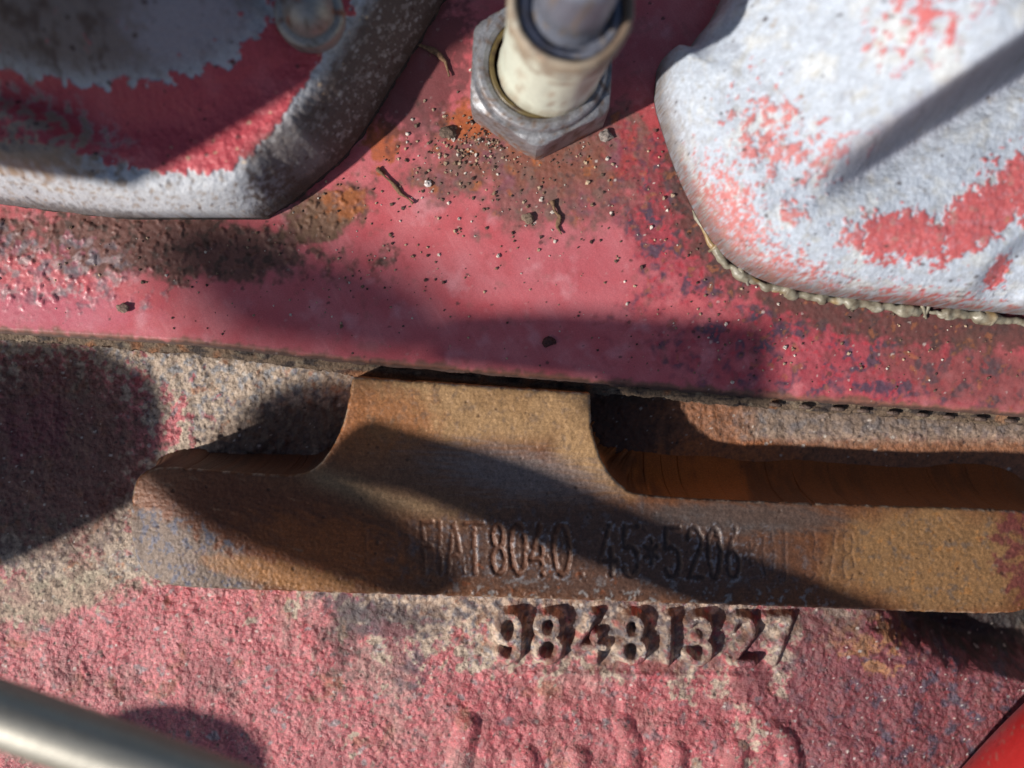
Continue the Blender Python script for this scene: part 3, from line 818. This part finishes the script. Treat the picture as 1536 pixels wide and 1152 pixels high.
def lc_paint(X, Y, px, py):
    d = -lc_sdf(X, Y)
    n = .34 * fbm(X, Y, 2.2, 4, 421) + .18 * fbm(X, Y, .9, 3, 425)
    inner = gz(px, py, 130, -40, 305, 178, 6)
    ring = np.minimum((.02 - inner) * 5, 1.0)
    rim = sm(3.6, 6.4, d + 1.0 * fbm(X, Y, 1.3, 3, 429) - 1.2 * sm(250, 60, px) - 1.6 * sm(380, 480, px))
    v = np.minimum(ring, rim * 2 - 1) + n
    v = np.where(inner > .12, -.30 + n * 1.15, v)
    return sm(.0, .06, v)
def lc_col(X, Y, Z, top):
    px, py = PX(X, Y, 20 + H0); n = len(X); d = -lc_sdf(X, Y)
    X0, Y0 = X, Y; X, Y = unfold(lc_sdf, X, Y, Z, 18 + H0)
    n1 = fbm(X, Y, 5, 3, 441); n2 = fbm(X, Y, 1.3, 3, 445); n3 = fbm(X, Y, .5, 2, 449)
    p = Paint(n, (186, 188, 194), .6)
    p.mix((150, 144, 142), sm(.0, .6, n2 + .4 * n3) * .7, .65)
    p.mix((206, 206, 206), sm(.2, .7, n1) * .5)
    inner = sm(-.05, .2, gz(px, py, 130, -40, 305, 178, 6))
    p.mix((116, 98, 90), inner * .85, .7)
    p.mix((84, 66, 60), inner * sm(-.1, .6, n2 * .5 + .7 * n1) * .8)
    p.mix((166, 160, 168), inner * sm(.0, .5, gz(px, py, 320, 80, 120, 90) + .3 * n2) * .7)
    lump = sm(.0, .5, gz(px, py, 20, 200, 190, 75, 12) + .3 * n2)
    p.mix((150, 122, 98), lump * .8, .7)
    m = lc_paint(X0, Y0, px, py) * (1 - lump * sm(-.3, .3, n2))
    p.mix((184, 76, 84), m, .38)
    p.mix((196, 98, 104), m * sm(.1, .7, n1) * .6, .42)
    p.mix((150, 128, 110), (1 - sm(3.0, 5.5, d)) * sm(.25, .6, n2 + .3 * n1) * .5, .7)
    # right hand wall: shade painted brown grey, pale flakes over it
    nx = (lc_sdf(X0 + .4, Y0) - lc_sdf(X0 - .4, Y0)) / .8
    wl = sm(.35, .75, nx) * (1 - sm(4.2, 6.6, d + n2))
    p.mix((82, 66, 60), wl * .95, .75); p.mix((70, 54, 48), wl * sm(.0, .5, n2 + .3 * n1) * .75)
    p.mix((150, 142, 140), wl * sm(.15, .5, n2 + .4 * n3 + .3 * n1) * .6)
    p.mix((170, 166, 166), wl * specks(X, Y, 1.3, .5, .15, .5, 459) * .6)
    cr = sm(.0, .5, gz(px, py, 400, 285, 60, 45, -35) + .4 * n2)
    p.mix((78, 58, 48), cr * sm(.0, .4, n2 + .3) * .7, .75)
    # grit in the paint edge, dark dots
    p.mix((196, 170, 140), specks(X, Y, 1.5, .5, .12, .4, 453) * sm(.0, .5, 1 - np.abs(d - 6.5) / 3) * (px > 250) * .8, .6)
    p.mix((60, 36, 34), specks(X, Y, 2.2, .5, .12, .42, 457) * .8)
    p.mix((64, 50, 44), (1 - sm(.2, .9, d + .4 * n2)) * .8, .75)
    return p
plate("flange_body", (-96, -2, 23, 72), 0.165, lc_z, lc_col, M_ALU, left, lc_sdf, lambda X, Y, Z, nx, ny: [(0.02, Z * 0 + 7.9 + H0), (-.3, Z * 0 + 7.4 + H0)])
def gk_col(X, Y, Z, top):
    p = Paint(len(X), (44, 36, 34), .8); p.mix((96, 80, 66), sm(.3, .7, fbm(X, Y, 1, 3, 461)) * .6); return p
lg_sdf = lambda X, Y: lc_sdf(X, Y) + .15 + .25 * fbm(X, Y, 1.5, 2, 465)
plate("flange_gasket", (-96, -2, 23, 72), 0.5, lambda X, Y: 7.7 + H0 + .1 * fbm(X, Y, 1, 2, 9), gk_col, M_GASK, left, lg_sdf, lambda X, Y, Z, nx, ny: [(0, Z * 0 + 5.8 + H0)])
# stud nut on the casting, half out of the picture
bx, by = P(447, -8, 27 + H0)
stud = thing("stud_nut", "grey domed stud nut on the red rim, cut by the top edge", "nut")
def stud_col(V):
    p = Paint(len(V), (150, 146, 142), .5); n = fbm(V[:, 0] + V[:, 2], V[:, 1], 1.1, 3, 471); p.mix((104, 84, 70), sm(.1, .6, n) * .8, .7); p.mix((150, 72, 34), sm(.55, .8, n) * .8); return p
lathe("washer", [(0, 4.6), (3.6, 4.6), (4.2, 4.4), (4.3, 4.0), (4.3, 0)], (bx, by, 18.5 + H0), (0.1, -.12, 1), M_STEEL, stud, stud_col, 40, .02, 3)
lathe("dome", [(0, 8.6), (1.2, 8.4), (2.2, 7.6), (2.9, 6.4), (3.1, 5.4), (3.2, 4.5)], (bx, by, 18.5 + H0), (0.1, -.12, 1), M_STEEL, stud, stud_col, 32, .03, 5)

# ------------------------------------------------------------------ RIGHT CASTING
RC = [(989, 92), (986, 120), (984, 150), (1000, 202), (1016, 250), (1036, 295), (1066, 352), (1100, 392), (1150, 420), (1210, 436), (1300, 449), (1420, 460), (1536, 470), (1760, 490), (1760, -200), (1130, -200), (1104, -60), (1082, -4), (1064, 34), (1056, 46), (1040, 62), (1031, 78), (1024, 76), (1014, 72), (1006, 74)]
rc_poly = chaikin(PL(RC, 9 + H0), 1)
rc_sdf = SDF(rc_poly, 0.35)
right = thing("intake_manifold_flange", "pale oxidised aluminium casting with red paint flakes and a diagonal groove, fully sunlit", "casting", group="aluminium castings on the head")
GA = np.array(P(1200, 292, 22 + H0)); GB = np.array(P(1560, 70, 34 + H0))
gdir = (GB - GA) / np.linalg.norm(GB - GA); gnor = np.array([-gdir[1], gdir[0]])
def rc_frame(X, Y):
    t = (X - GA[0]) * gdir[0] + (Y - GA[1]) * gdir[1]; g = (X - GA[0]) * gnor[0] + (Y - GA[1]) * gnor[1]
    return t, g
def rc_paint(X, Y, px, py):
    n = .30 * fbm(X, Y, 2.6, 5, 521, gain=.65) + .42 * fbm(X, Y, 1.0, 4, 525, gain=.65)
    v = np.maximum.reduce([
        .55 * gz(px, py, 1160, 205, 105, 75, 65) - .05, .62 * gz(px, py, 1110, 320, 135, 62, 62) + .02, .45 * gz(px, py, 1235, 240, 60, 60, 80) - .05,
        .5 * gz(px, py, 1200, 395, 160, 42, 22), 1.1 * gz(px, py, 1360, 350, 105, 48, 4), 1.2 * gz(px, py, 1475, 325, 105, 52, -38), .9 * gz(px, py, 1550, 270, 80, 70, -40),
        .45 * gz(px, py, 1330, 75, 90, 90, 0) - .1, .9 * gz(px, py, 1530, 400, 26, 34, 0), .8 * gz(px, py, 1200, 315, 30, 22), .35 * gz(px, py, 1430, 440, 200, 22, 5)])
    return sm(.02, .08, v + n - .21)
def rc_z(X, Y):
    d = np.clip(-rc_sdf(X, Y), 0, None); px, py = PX(X, Y, 22 + H0)
    t, g = rc_frame(X, Y)
    z = 8.4 + H0 + 12.0 * np.sqrt(np.clip(1 - (1 - np.clip(d / 8.5, 0, 1)) ** 2, 0, None)) * .95 + .04 * np.clip(d - 8, 0, 40)
    z -= 1.2 * (1 - sm(0, 1.4, d))
    k = sm(-2, 26, t)
    up = sm(-1.8, 1.0 + 1.6 * k, g)
    z += k * (14.5 * up) + .10 * np.clip(t, 0, 60) * up - 2.0 * sm(0, 12, t) * np.exp(-((g + 2.2) / 1.6) ** 2) - .8 * sm(-8, 0, t) * (1 - sm(0, 10, t)) * np.exp(-(g / 1.2) ** 2)
    # second step at the lower right
    t2 = sm(.0, .6, gz(px, py, 1580, 395, 110, 62, -30))
    z -= 2.8 * t2
    z += .08 * fbm(X, Y, 1.3, 3, 503) + .05 * fbm(X, Y, .5, 2, 507) + .3 * fbm(X, Y, 7, 2, 511)
    z += .17 * rc_paint(X, Y, px, py)
    return z
def rc_col(X, Y, Z, top):
    px, py = PX(X, Y, 22 + H0); n = len(X); d = -rc_sdf(X, Y); t, g = rc_frame(X, Y)
    X0, Y0 = X, Y; X, Y = unfold(rc_sdf, X, Y, Z, 19 + H0)
    n1 = fbm(X, Y, 5, 3, 541); n2 = fbm(X, Y, 1.3, 3, 545); n3 = fbm(X, Y, .5, 2, 549)
    p = Paint(n, (174, 182, 194), .6)
    p.mix((150, 154, 164), sm(.0, .6, n2 + .3 * n3) * .6, .6)
    p.mix((200, 200, 196), sm(.0, .7, n1 + .3 * n2) * .55, .6)
    p.mix((176, 168, 150), sm(.45, 1.0, fbm(X, Y, 3.5, 3, 553)) * .45, .65)
    m = rc_paint(X, Y, px, py)
    pk = sm(.25, .6, n2 + n3) * sm(.0, .6, 1 - np.abs(m - .5))
    p.mix((186, 112, 110), m * sm(-.9, .1, n2 + n3) * .95, .5)
    p.mix((184, 82, 84), m * sm(1240, 1330, px) * .8, .38)
    p.mix((186, 100, 100), m * sm(.2, .6, n2) * .4, .5)
    gv, gw = grains(X, Y, .55, 32); p.mul(.88 + .2 * gv)
    p.mix((150, 144, 132), sm(.2, .9, fbm(X, Y, 1.8, 4, 573, gain=.65)) * .5, .65)
    # shade painted into the groove, dirt along the foot
    p.mix((92, 86, 100), sm(-3.4, -1.0, g) * (1 - sm(1.4, 3.4, g)) * sm(0, 10, t) * .75, .7)
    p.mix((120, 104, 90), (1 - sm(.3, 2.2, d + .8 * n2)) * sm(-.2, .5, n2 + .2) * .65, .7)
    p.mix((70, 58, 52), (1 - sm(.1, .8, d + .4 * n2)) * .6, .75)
    ln = sm(.5, .75, fbm(X, Y, .6, 2, 557, stretch=9, ang=-.10)) * (1 - sm(1.5, 4.0, d)) * (px > 1080)
    p.mix((58, 48, 44), ln * .8, .7)
    p.mix((66, 56, 54), specks(X, Y, 2.6, .45, .10, .40, 561) * .8, .7)
    p.mix((150, 120, 76), sm(.7, 1.0, fbm(X, Y, 2.2, 3, 565)) * .5, .7)
    return p
plate("flange_body", (17, 92, 6, 72), 0.165, rc_z, rc_col, M_ALU, right, rc_sdf, lambda X, Y, Z, nx, ny: [(0.02, Z - .6), (-.2, Z * 0 + 6.8 + H0), (-.5, Z * 0 + 5.8 + H0)])
# squeezed sealant along its foot
sb = []
rr = []
rng = np.random.RandomState(3)
sp = np.array(chaikin([(1040, 312), (1062, 352), (1085, 388), (1120, 414), (1190, 434), (1260, 446), (1340, 458), (1440, 468), (1536, 478), (1640, 488)], 3, False))
for i, (a, b) in enumerate(sp):
    x, y = P(a, b + 3, 6.5 + H0); sb.append((x, y, 6.35 + H0))
seglen = np.hypot(*np.diff(np.array(sb)[:, :2], axis=0).T); cum = np.r_[0, np.cumsum(seglen)]
ss = np.arange(0, cum[-1], .22); sbx = np.column_stack([np.interp(ss, cum, np.array(sb)[:, k]) for k in range(3)])
rad = .72 + .75 * fbm(ss, ss * 0 + 1, 5.5, 3, 601) + .12 * fbm(ss, ss * 0 + 5, .9, 2, 605)
rad = np.clip(rad, .2, 1.7) * np.interp(ss / cum[-1], [0, .1, .2, 1], [.3, .8, 1, 1])
sbx[:, 1] -= .15 + .5 * fbm(ss, ss * 0 + 9, 2.5, 3, 609)
seal = thing("sealant_bead", "lumpy grey sealant squeezed out along the foot of the pale casting", "sealant")
def seal_col(V):
    p = Paint(len(V), (128, 122, 106), .42); n = fbm(V[:, 0], V[:, 1] + V[:, 2], 1.4, 3, 613)
    p.mix((96, 84, 68), sm(.0, .5, n) * .8, .6); p.mix((150, 116, 62), sm(.3, .6, fbm(V[:, 0], V[:, 1], 5, 2, 617)) * .6); p.mix((176, 172, 160), sm(.3, .7, -n) * .6); return p
tube("bead", sbx, rad, M_SEAL, seal, seal_col, 16, .5, 2.6, 5)
for k, (a, b, dx, dy) in enumerate([(1108, 402, 14, 26), (1375, 448, 14, 30), (1392, 452, -6, 24), (1075, 368, -12, 10)]):
    x, y = P(a, b, 6.5 + H0); x2, y2 = P(a + dx, b + dy, 6.2 + H0)
    tube("drip", [(x, y, 7.2 + H0), ((x + x2) / 2 + .1, (y + y2) / 2, 6.8 + H0), (x2, y2, 6.25 + H0)], [.34, .26, .2], M_SEAL, seal, seal_col, 8, .3, .6, k)

# ------------------------------------------------------------------ PLUG WITH HEX NUT
plug = thing("injector_plug", "ivory plastic plug with dark steel core standing in a zinc hex nut", "plug")
cx, cy = P(811, 118, 9 + H0)
def zinc_col(V):
    n = fbm(V[:, 0] + V[:, 2] * .6, V[:, 1] - V[:, 2] * .4, 1.6, 3, 701); n2 = fbm(V[:, 0], V[:, 1] + V[:, 2], .6, 2, 705)
    p = Paint(len(V), (142, 142, 146), .48)
    p.mix((98, 92, 94), sm(-.1, .5, n) * .75, .55); p.mix((110, 86, 68), sm(.2, .6, n2 + .5 * n) * .75, .75)
    p.mix((96, 82, 74), specks(V[:, 0] + V[:, 2] * .5, V[:, 1] - V[:, 2] * .5, 1.4, .5, .1, .4, 33) * .7, .7)
    p.mix((150, 86, 40), sm(9.5, 6.2, V[:, 2] - H0) * sm(.0, .5, n + .2) * .7, .7)
    return p
# hex body with rounded top chamfer, subdivided so its faces can carry wear
def hex_nut(name, R, z0, z1, rot, mat, parent):
    n = 96; th = np.linspace(0, 2 * math.pi, n, endpoint=False)
    ap = R * math.cos(math.pi / 6)
    def hr(t): 
        k = ((t - rot) % (math.pi / 3)) - math.pi / 6
        return ap / math.cos(k)
    hexr = np.array([hr(t) for t in th])
    rows = []
    for z in np.linspace(z0, z1 - 1.3, 7): rows.append((np.minimum(hexr, R * .985), z))
    rows.append((np.minimum(hexr, R * .955), z1 - .7)); rows.append((np.minimum(hexr, R * .91), z1 - .25)); rows.append((np.minimum(hexr, R * .865) , z1))
    for f in (.84, .82): rows.append((np.full(n, R * f), z1 + .02))
    rows.append((np.full(n, R * .80), z1 + .9)); rows.append((np.full(n, R * .775), z1 + 1.15)); rows.append((np.full(n, R * .72), z1 + 1.2))
    rows.append((np.full(n, R * .66), z1 + .9)); rows.append((np.full(n, R * .645), z1 + .2)); rows.append((np.full(n, R * .64), z1 - 2))
    V = []; F = []
    for r, z in rows:
        for t, q in zip(th, r): V.append((cx + q * math.cos(t), cy + q * math.sin(t), z))
    for i in range(len(rows) - 1):
        for j in range(n): F.append((i * n + j, i * n + (j + 1) % n, (i + 1) * n + (j + 1) % n, (i + 1) * n + j))
    V = np.array(V); V[:, 2] += .05 * fbm(V[:, 0], V[:, 1], 1, 2, 709)
    p = zinc_col(V)
    me = mesh_np(name, V, F, p.c, p.r)
    o = link(name, me, mat, parent)
    me.set_sharp_from_angle(angle=math.radians(24))
    return o
hex_nut("hex_nut", 10.7, 5.4 + H0, 14.0 + H0, math.radians(-93), M_STEEL, plug)
def lip_col(V): 
    p = Paint(len(V), (92, 78, 44), .4); p.mix((60, 44, 30), sm(.0, .5, fbm(V[:, 0], V[:, 1], 1.2, 2, 713))); return p
AX = (.075, .0, 1)
lathe("olive_seal_ring", [(6.95, 12.5), (7.0, 14.6), (6.9, 14.9), (6.7, 15.0), (6.3, 14.9)], (cx, cy, H0), (0, 0, 1), M_CERA, plug, lip_col, 56, .01, 2)
def cera_col(V):
    th = np.arctan2(V[:, 1] - cy, V[:, 0] - cx); n = fbm(th * 5, V[:, 2], 2.2, 4, 717); n2 = fbm(th * 5, V[:, 2], .7, 3, 721, stretch=4)
    p = Paint(len(V), (204, 208, 192), .35)
    p.mix((196, 190, 172), sm(.0, .6, n) * .6)
    dirt = sm(.0, .5, (V[:, 2] - H0 - 30) / 10 + .5 * n + .35 * sm(-.9, .3, th + .3)) 
    p.mix((132, 112, 94), dirt * .85, .7); p.mix((84, 68, 58), dirt * sm(.2, .6, n2) * .7, .7)
    rs = sm(.0, .6, 1.0 - np.abs(th + .25) / .75 + .4 * n) * sm(20, 30, V[:, 2] - H0)
    p.mix((104, 84, 70), rs * .8, .7)
    p.mix((150, 120, 96), sm(.45, .7, n2) * .6, .6)
    p.mix((120, 100, 78), sm(17.5, 15, V[:, 2] - H0 + 1.5 * n) * .7, .7)
    p.mix((150, 134, 112), sm(.1, .8, n + .3 * n2) * .55, .55)
    p.mix((70, 56, 46), specks(th * 6.5, V[:, 2], 1.7, .4, .08, .3, 37) * .8, .7)
    return p
lathe("ivory_sleeve", [(6.9, 12), (6.9, 14), (6.7, 16), (6.6, 18), (6.55, 20), (6.6, 22), (6.62, 24), (6.65, 26), (6.7, 27.5), (6.75, 29), (6.85, 30.5), (6.95, 32), (7.05, 33.2), (7.1, 34.2), (7.1, 35), (6.95, 35.7), (6.6, 36), (6.2, 35.8), (6.0, 35), (5.9, 33)],
      (cx, cy, H0), AX, M_CERA, plug, cera_col, 120, .02, 7)
def core_col(V):
    p = Paint(len(V), (126, 130, 144), .55); n = fbm(V[:, 0] * 1.2, V[:, 1] + V[:, 2], 1.2, 3, 725)
    p.mix((78, 76, 86), sm(.0, .5, n) * .7, .6); p.mix((150, 132, 112), sm(.3, .6, n) * .8, .7); return p
lathe("steel_core", [(5.95, 32), (5.95, 34.4), (5.7, 34.9), (5.0, 35.0), (4.9, 34.5), (4.8, 33.9), (4.3, 34.0), (4.2, 34.6), (4.15, 36), (4.0, 36.4), (4.0, 37.4), (4.2, 37.8), (4.2, 41), (4.15, 46), (3.9, 48), (0, 48.4)],
      (cx, cy, H0), AX, M_STEEL, plug, core_col, 56, .015, 9)

# ------------------------------------------------------------------ LOWER CORNERS
def pipe_col(V):
    p = Paint(len(V), (164, 160, 150), .46); n = fbm(V[:, 0] * .3 + V[:, 1], V[:, 2], 2.0, 3, 801)
    p.mix((140, 128, 112), sm(.0, .6, n) * .6, .38); return p
pth = []
for t in np.linspace(0, 1, 40):
    a = -185 + 1100 * t; zz = 48.0
    b = 1071 + .345 * a + .00004 * a * a
    x, y = P(a, b, zz); pth.append((x, y, zz))
steel = tube("steel_pipe", pth, 3.3, M_PIPE, None, pipe_col, 40)
tag(steel, "bare steel pipe crossing the bottom corner, out of focus", "pipe")
def red_col(V):
    p = Paint(len(V), (186, 44, 44), .32); n = fbm(V[:, 0] + V[:, 2], V[:, 1] - V[:, 2], 1.6, 3, 811)
    p.mix((206, 104, 100), sm(-.3, .4, fbm(V[:, 0], V[:, 1], 9, 2, 815)) * .7, .4)
    p.mix((120, 30, 34), sm(.5, .8, n) * .5, .5); p.mix((150, 110, 96), sm(.35, .7, fbm(V[:, 0], V[:, 1] + V[:, 2], .9, 4, 819, gain=.65)) * .5, .6)
    for a, b, r in [(1512, 1104, .6), (1482, 1132, .5), (1488, 1122, .35)]:
        x, y = P(a, b, 15); p.mix((202, 204, 206), 1 - sm(r * .7, r, np.hypot(V[:, 0] - x, V[:, 1] - y)), .5)
    return p
pr = []
for t in np.linspace(0, 1, 120):
    a = 1458 + 330 * t; b = 1360 - 300 * t - 40 * math.sin(t * 2.6)
    x, y = P(a, b, 12); pr.append((x, y, 12))
redp = tube("red_pipe", pr, 11.5, M_REDP, None, red_col, 120)
tag(redp, "glossy red painted pipe with white paint chips in the bottom corner", "pipe")

# ------------------------------------------------------------------ ADDED SHADOW CASTERS BEYOND THE FRAME (cut to the shadow outlines)
M_DARKP = weathered("caster_dark", 1500, 0.2, 0.00005, 0.15)
def shade_plate(name, pts, z0, lift, label, thick=4.0, rnd=2):
    """added unseen plate whose outline, moved by 'lift' mm towards the sun, shades the given outline"""
    q = chaikin(PL(pts, z0), rnd)
    b = np.column_stack([q, np.full(len(q), z0)]) + SUNV[None] * lift
    n = len(b); top = b + np.array([0, 0, thick])
    V = np.vstack([b, top])
    F = [list(range(n))[::-1], list(range(n, 2 * n))] + [[i, (i + 1) % n, n + (i + 1) % n, n + i] for i in range(n)]
    me = bpy.data.meshes.new(name); me.from_pydata((V * MM).tolist(), [], F)
    p = Paint(2 * n, (70, 40, 42), .5)
    a = me.attributes.new("Col", 'FLOAT_COLOR', 'POINT'); a.data.foreach_set("color", np.column_stack([p.c, np.ones(2 * n)]).astype(np.float32).ravel())
    a = me.attributes.new("Rough", 'FLOAT', 'POINT'); a.data.foreach_set("value", p.r.astype(np.float32))
    me.update()
    o = link(name, me, M_DARKP); tag(o, label, "bracket")
    return o
shade_plate("shadow_caster", [(-200, 520), (-60, 532), (60, 538), (140, 552), (190, 590), (207, 640), (204, 700), (180, 765), (100, 806), (0, 853), (-200, 920)], 0, 70,
            "added rounded shadow plate beyond the side edge shading the block beside the pad")
shade_plate("shadow_caster", [(170, 715), (225, 752), (330, 812), (440, 858), (560, 896), (650, 915), (650, 870), (560, 800), (480, 740), (420, 705), (300, 660), (180, 670)], PZ, 120,
            "added narrow shadow plate beyond the lower edge shading the dark end of the pad")
shade_plate("shadow_caster", [(-260, 225), (-100, 243), (0, 256), (90, 276), (150, 292), (165, 291), (300, 212), (420, 140), (520, 80), (600, 20), (640, -100), (300, -260), (-300, -200)], 24, 70,
            "added broad shadow plate beyond the upper edge shading the face of the red casting", rnd=1)
shade_plate("shadow_caster", [(190, 350), (250, 430), (320, 522), (480, 545), (660, 565), (660, 490), (600, 435), (520, 400), (430, 385), (330, 340)], HZ, 330,
            "added far shadow plate whose soft shadow crosses the red head face")
shade_plate("shadow_caster", [(648, 490), (800, 488), (960, 497), (1108, 508), (1112, 625), (900, 610), (892, 575), (640, 550)], HZ, 128,
            "added square shadow plate whose boxy shadow lies above the seam", rnd=0)
shade_plate("shadow_caster", [(170, 1078), (230, 1080), (290, 1092), (332, 1116), (352, 1152), (360, 1210), (100, 1210), (100, 1100)], 0, 70,
            "added small shadow plate beyond the lower edge whose rounded shadow peeps out by the steel pipe")

# ------------------------------------------------------------------ DEBRIS
rnd = random.Random(5)
def twig(path_px, r, label, z=HZ):
    pts = []
    for i, (a, b) in enumerate(path_px):
        x, y = P(a, b, z); pts.append((x, y, z + r * (.9 + .5 * math.sin(i * 1.7))))
    t = np.linspace(0, len(pts) - 1, len(pts) * 6); pts = np.array(pts)
    q = np.column_stack([np.interp(t, np.arange(len(pts)), pts[:, k]) for k in range(3)])
    rr = r * (.75 + .35 * np.sin(t * 2.1 + r * 7)) * np.interp(t, [0, t[-1]], [1.1, .75])
    o = tube("twig", q, rr, M_DIRT, None, lambda V: Paint(len(V), (112, 86, 66), .8), 10, .35, .7, int(r * 100))
    return tag(o, label, "twig", "twigs lying on the head")
twig([(566, 254), (578, 266), (590, 276), (600, 290), (612, 298), (620, 306)], .32, "straight brown twig lying near the tip of the shadow of the red casting")
twig([(828, 302), (832, 318), (840, 326), (836, 340), (842, 352)], .36, "short crooked twig lying on the stained paint below the hex nut")
twig([(612, 58), (630, 70), (652, 78), (668, 92), (674, 116)], .45, "curved stalk in the dark gap between red casting and hex nut")
def chip(px, py, r, col, label, name="dirt_clump", z=HZ, flat=.6, cat="clump"):
    import bmesh
    bm = bmesh.new(); bmesh.ops.create_icosphere(bm, subdivisions=2, radius=1)
    x, y = P(px, py, z); rr = random.Random(int(px * 7 + py))
    for v in bm.verts:
        k = 1 + rr.uniform(-.28, .28); v.co *= k
        v.co.x = (v.co.x * r + x); v.co.y = (v.co.y * r * .8 + y); v.co.z = z + r * flat * (.65 + v.co.z)
        v.co *= MM
    me = bpy.data.meshes.new(name); bm.to_mesh(me); bm.free()
    p = Paint(len(me.vertices), col, .8)
    a = me.attributes.new("Col", 'FLOAT_COLOR', 'POINT'); a.data.foreach_set("color", np.column_stack([p.c, np.ones(len(p.c))]).astype(np.float32).ravel())
    a = me.attributes.new("Rough", 'FLOAT', 'POINT'); a.data.foreach_set("value", p.r.astype(np.float32))
    return tag(link(name, me, M_DIRT), label, cat)
chip(792, 328, .9, (116, 98, 84), "small brown dirt clump to the side of the crooked twig")
chip(822, 513, .95, (72, 44, 42), "dark crumb inside the boxy shadow above the seam", "crumb", cat="crumb")
chip(908, 204, 1.0, (136, 126, 120), "grey stone flake beside the corner of the hex nut", "stone_flake", cat="stone")
chip(186, 463, .9, (120, 98, 88), "brown crumb on the pale pink paint under the red casting", "crumb", cat="crumb")
chip(672, 200, 1.1, (96, 80, 70), "brown dirt lump on the shadow edge before the hex nut", "dirt_clump")
chip(642, 276, .55, (200, 190, 186), "whitish grain beside the straight twig", "stone_grain", cat="stone")
# scattered grit: uncountable, one mesh
V = []; F = []; C = []
def grit(px, py, z, r, col):
    x, y = P(px, py, z); b = len(V); m = 6
    ring = []
    for k in range(m):
        a = k * 2 * math.pi / m + rnd.uniform(-.4, .4); q = r * rnd.uniform(.6, 1.2)
        V.append((x + q * math.cos(a), y + q * math.sin(a), z - .05))
    for k in range(m):
        a = k * 2 * math.pi / m + rnd.uniform(-.4, .4); q = r * rnd.uniform(.35, .8)
        V.append((x + q * math.cos(a), y + q * math.sin(a), z + r * rnd.uniform(.5, 1.1)))
    V.append((x, y, z + r * rnd.uniform(.8, 1.2)))
    for k in range(m):
        k2 = (k + 1) % m
        F.append((b + k, b + k2, b + m + k2)); F.append((b + k, b + m + k2, b + m + k)); F.append((b + m + k, b + m + k2, b + 2 * m))
    C.extend([lin(col)] * (2 * m + 1))
GC = [(196, 186, 176), (150, 130, 112), (92, 76, 66), (66, 50, 46), (172, 150, 126), (120, 96, 80)]
def scatter(n, cx_, cy_, sx, sy, z, r0, r1, test=None):
    k = 0; tries = 0
    while k < n and tries < n * 20:
        tries += 1
        a = rnd.gauss(cx_, sx); b = rnd.gauss(cy_, sy)
        if b > float(edge_y(a)) - 12 and z == HZ: continue
        x, y = P(a, b, z)
        if z == HZ and (lc_sdf(np.array([x]), np.array([y]))[0] < .3 or rc_sdf(np.array([x]), np.array([y]))[0] < .3): continue
        if z == HZ and math.hypot(x - cx, y - cy) < 9.8: continue
        if test and not test(a, b): continue
        grit(a, b, z, rnd.uniform(r0, r1) * rnd.choice([.6, .8, 1, 1, 1.3]), rnd.choice(GC)); k += 1
scatter(150, 800, 270, 160, 60, HZ, .10, .34)
scatter(110, 640, 330, 110, 80, HZ, .10, .28)
scatter(80, 1080, 420, 110, 80, HZ, .10, .30)
scatter(120, 400, 400, 200, 60, HZ, .10, .28)
scatter(80, 1300, 540, 150, 40, HZ, .10, .26)
scatter(80, 700, 480, 260, 50, HZ, .08, .2)
scatter(120, 690, 230, 40, 30, HZ, .12, .34)
scatter(70, 800, 225, 70, 16, HZ, .08, .26)
scatter(70, 740, 205, 30, 14, HZ, .10, .3)
pm = mesh_np("grit", np.array(V), np.array(F), np.array(C), np.full(len(V), .7), smooth=False)
g = link("grit", pm, M_DIRT); g["kind"] = "stuff"; g["label"] = "fine pale and brown grit strewn over the red head face"; g["category"] = "grit"
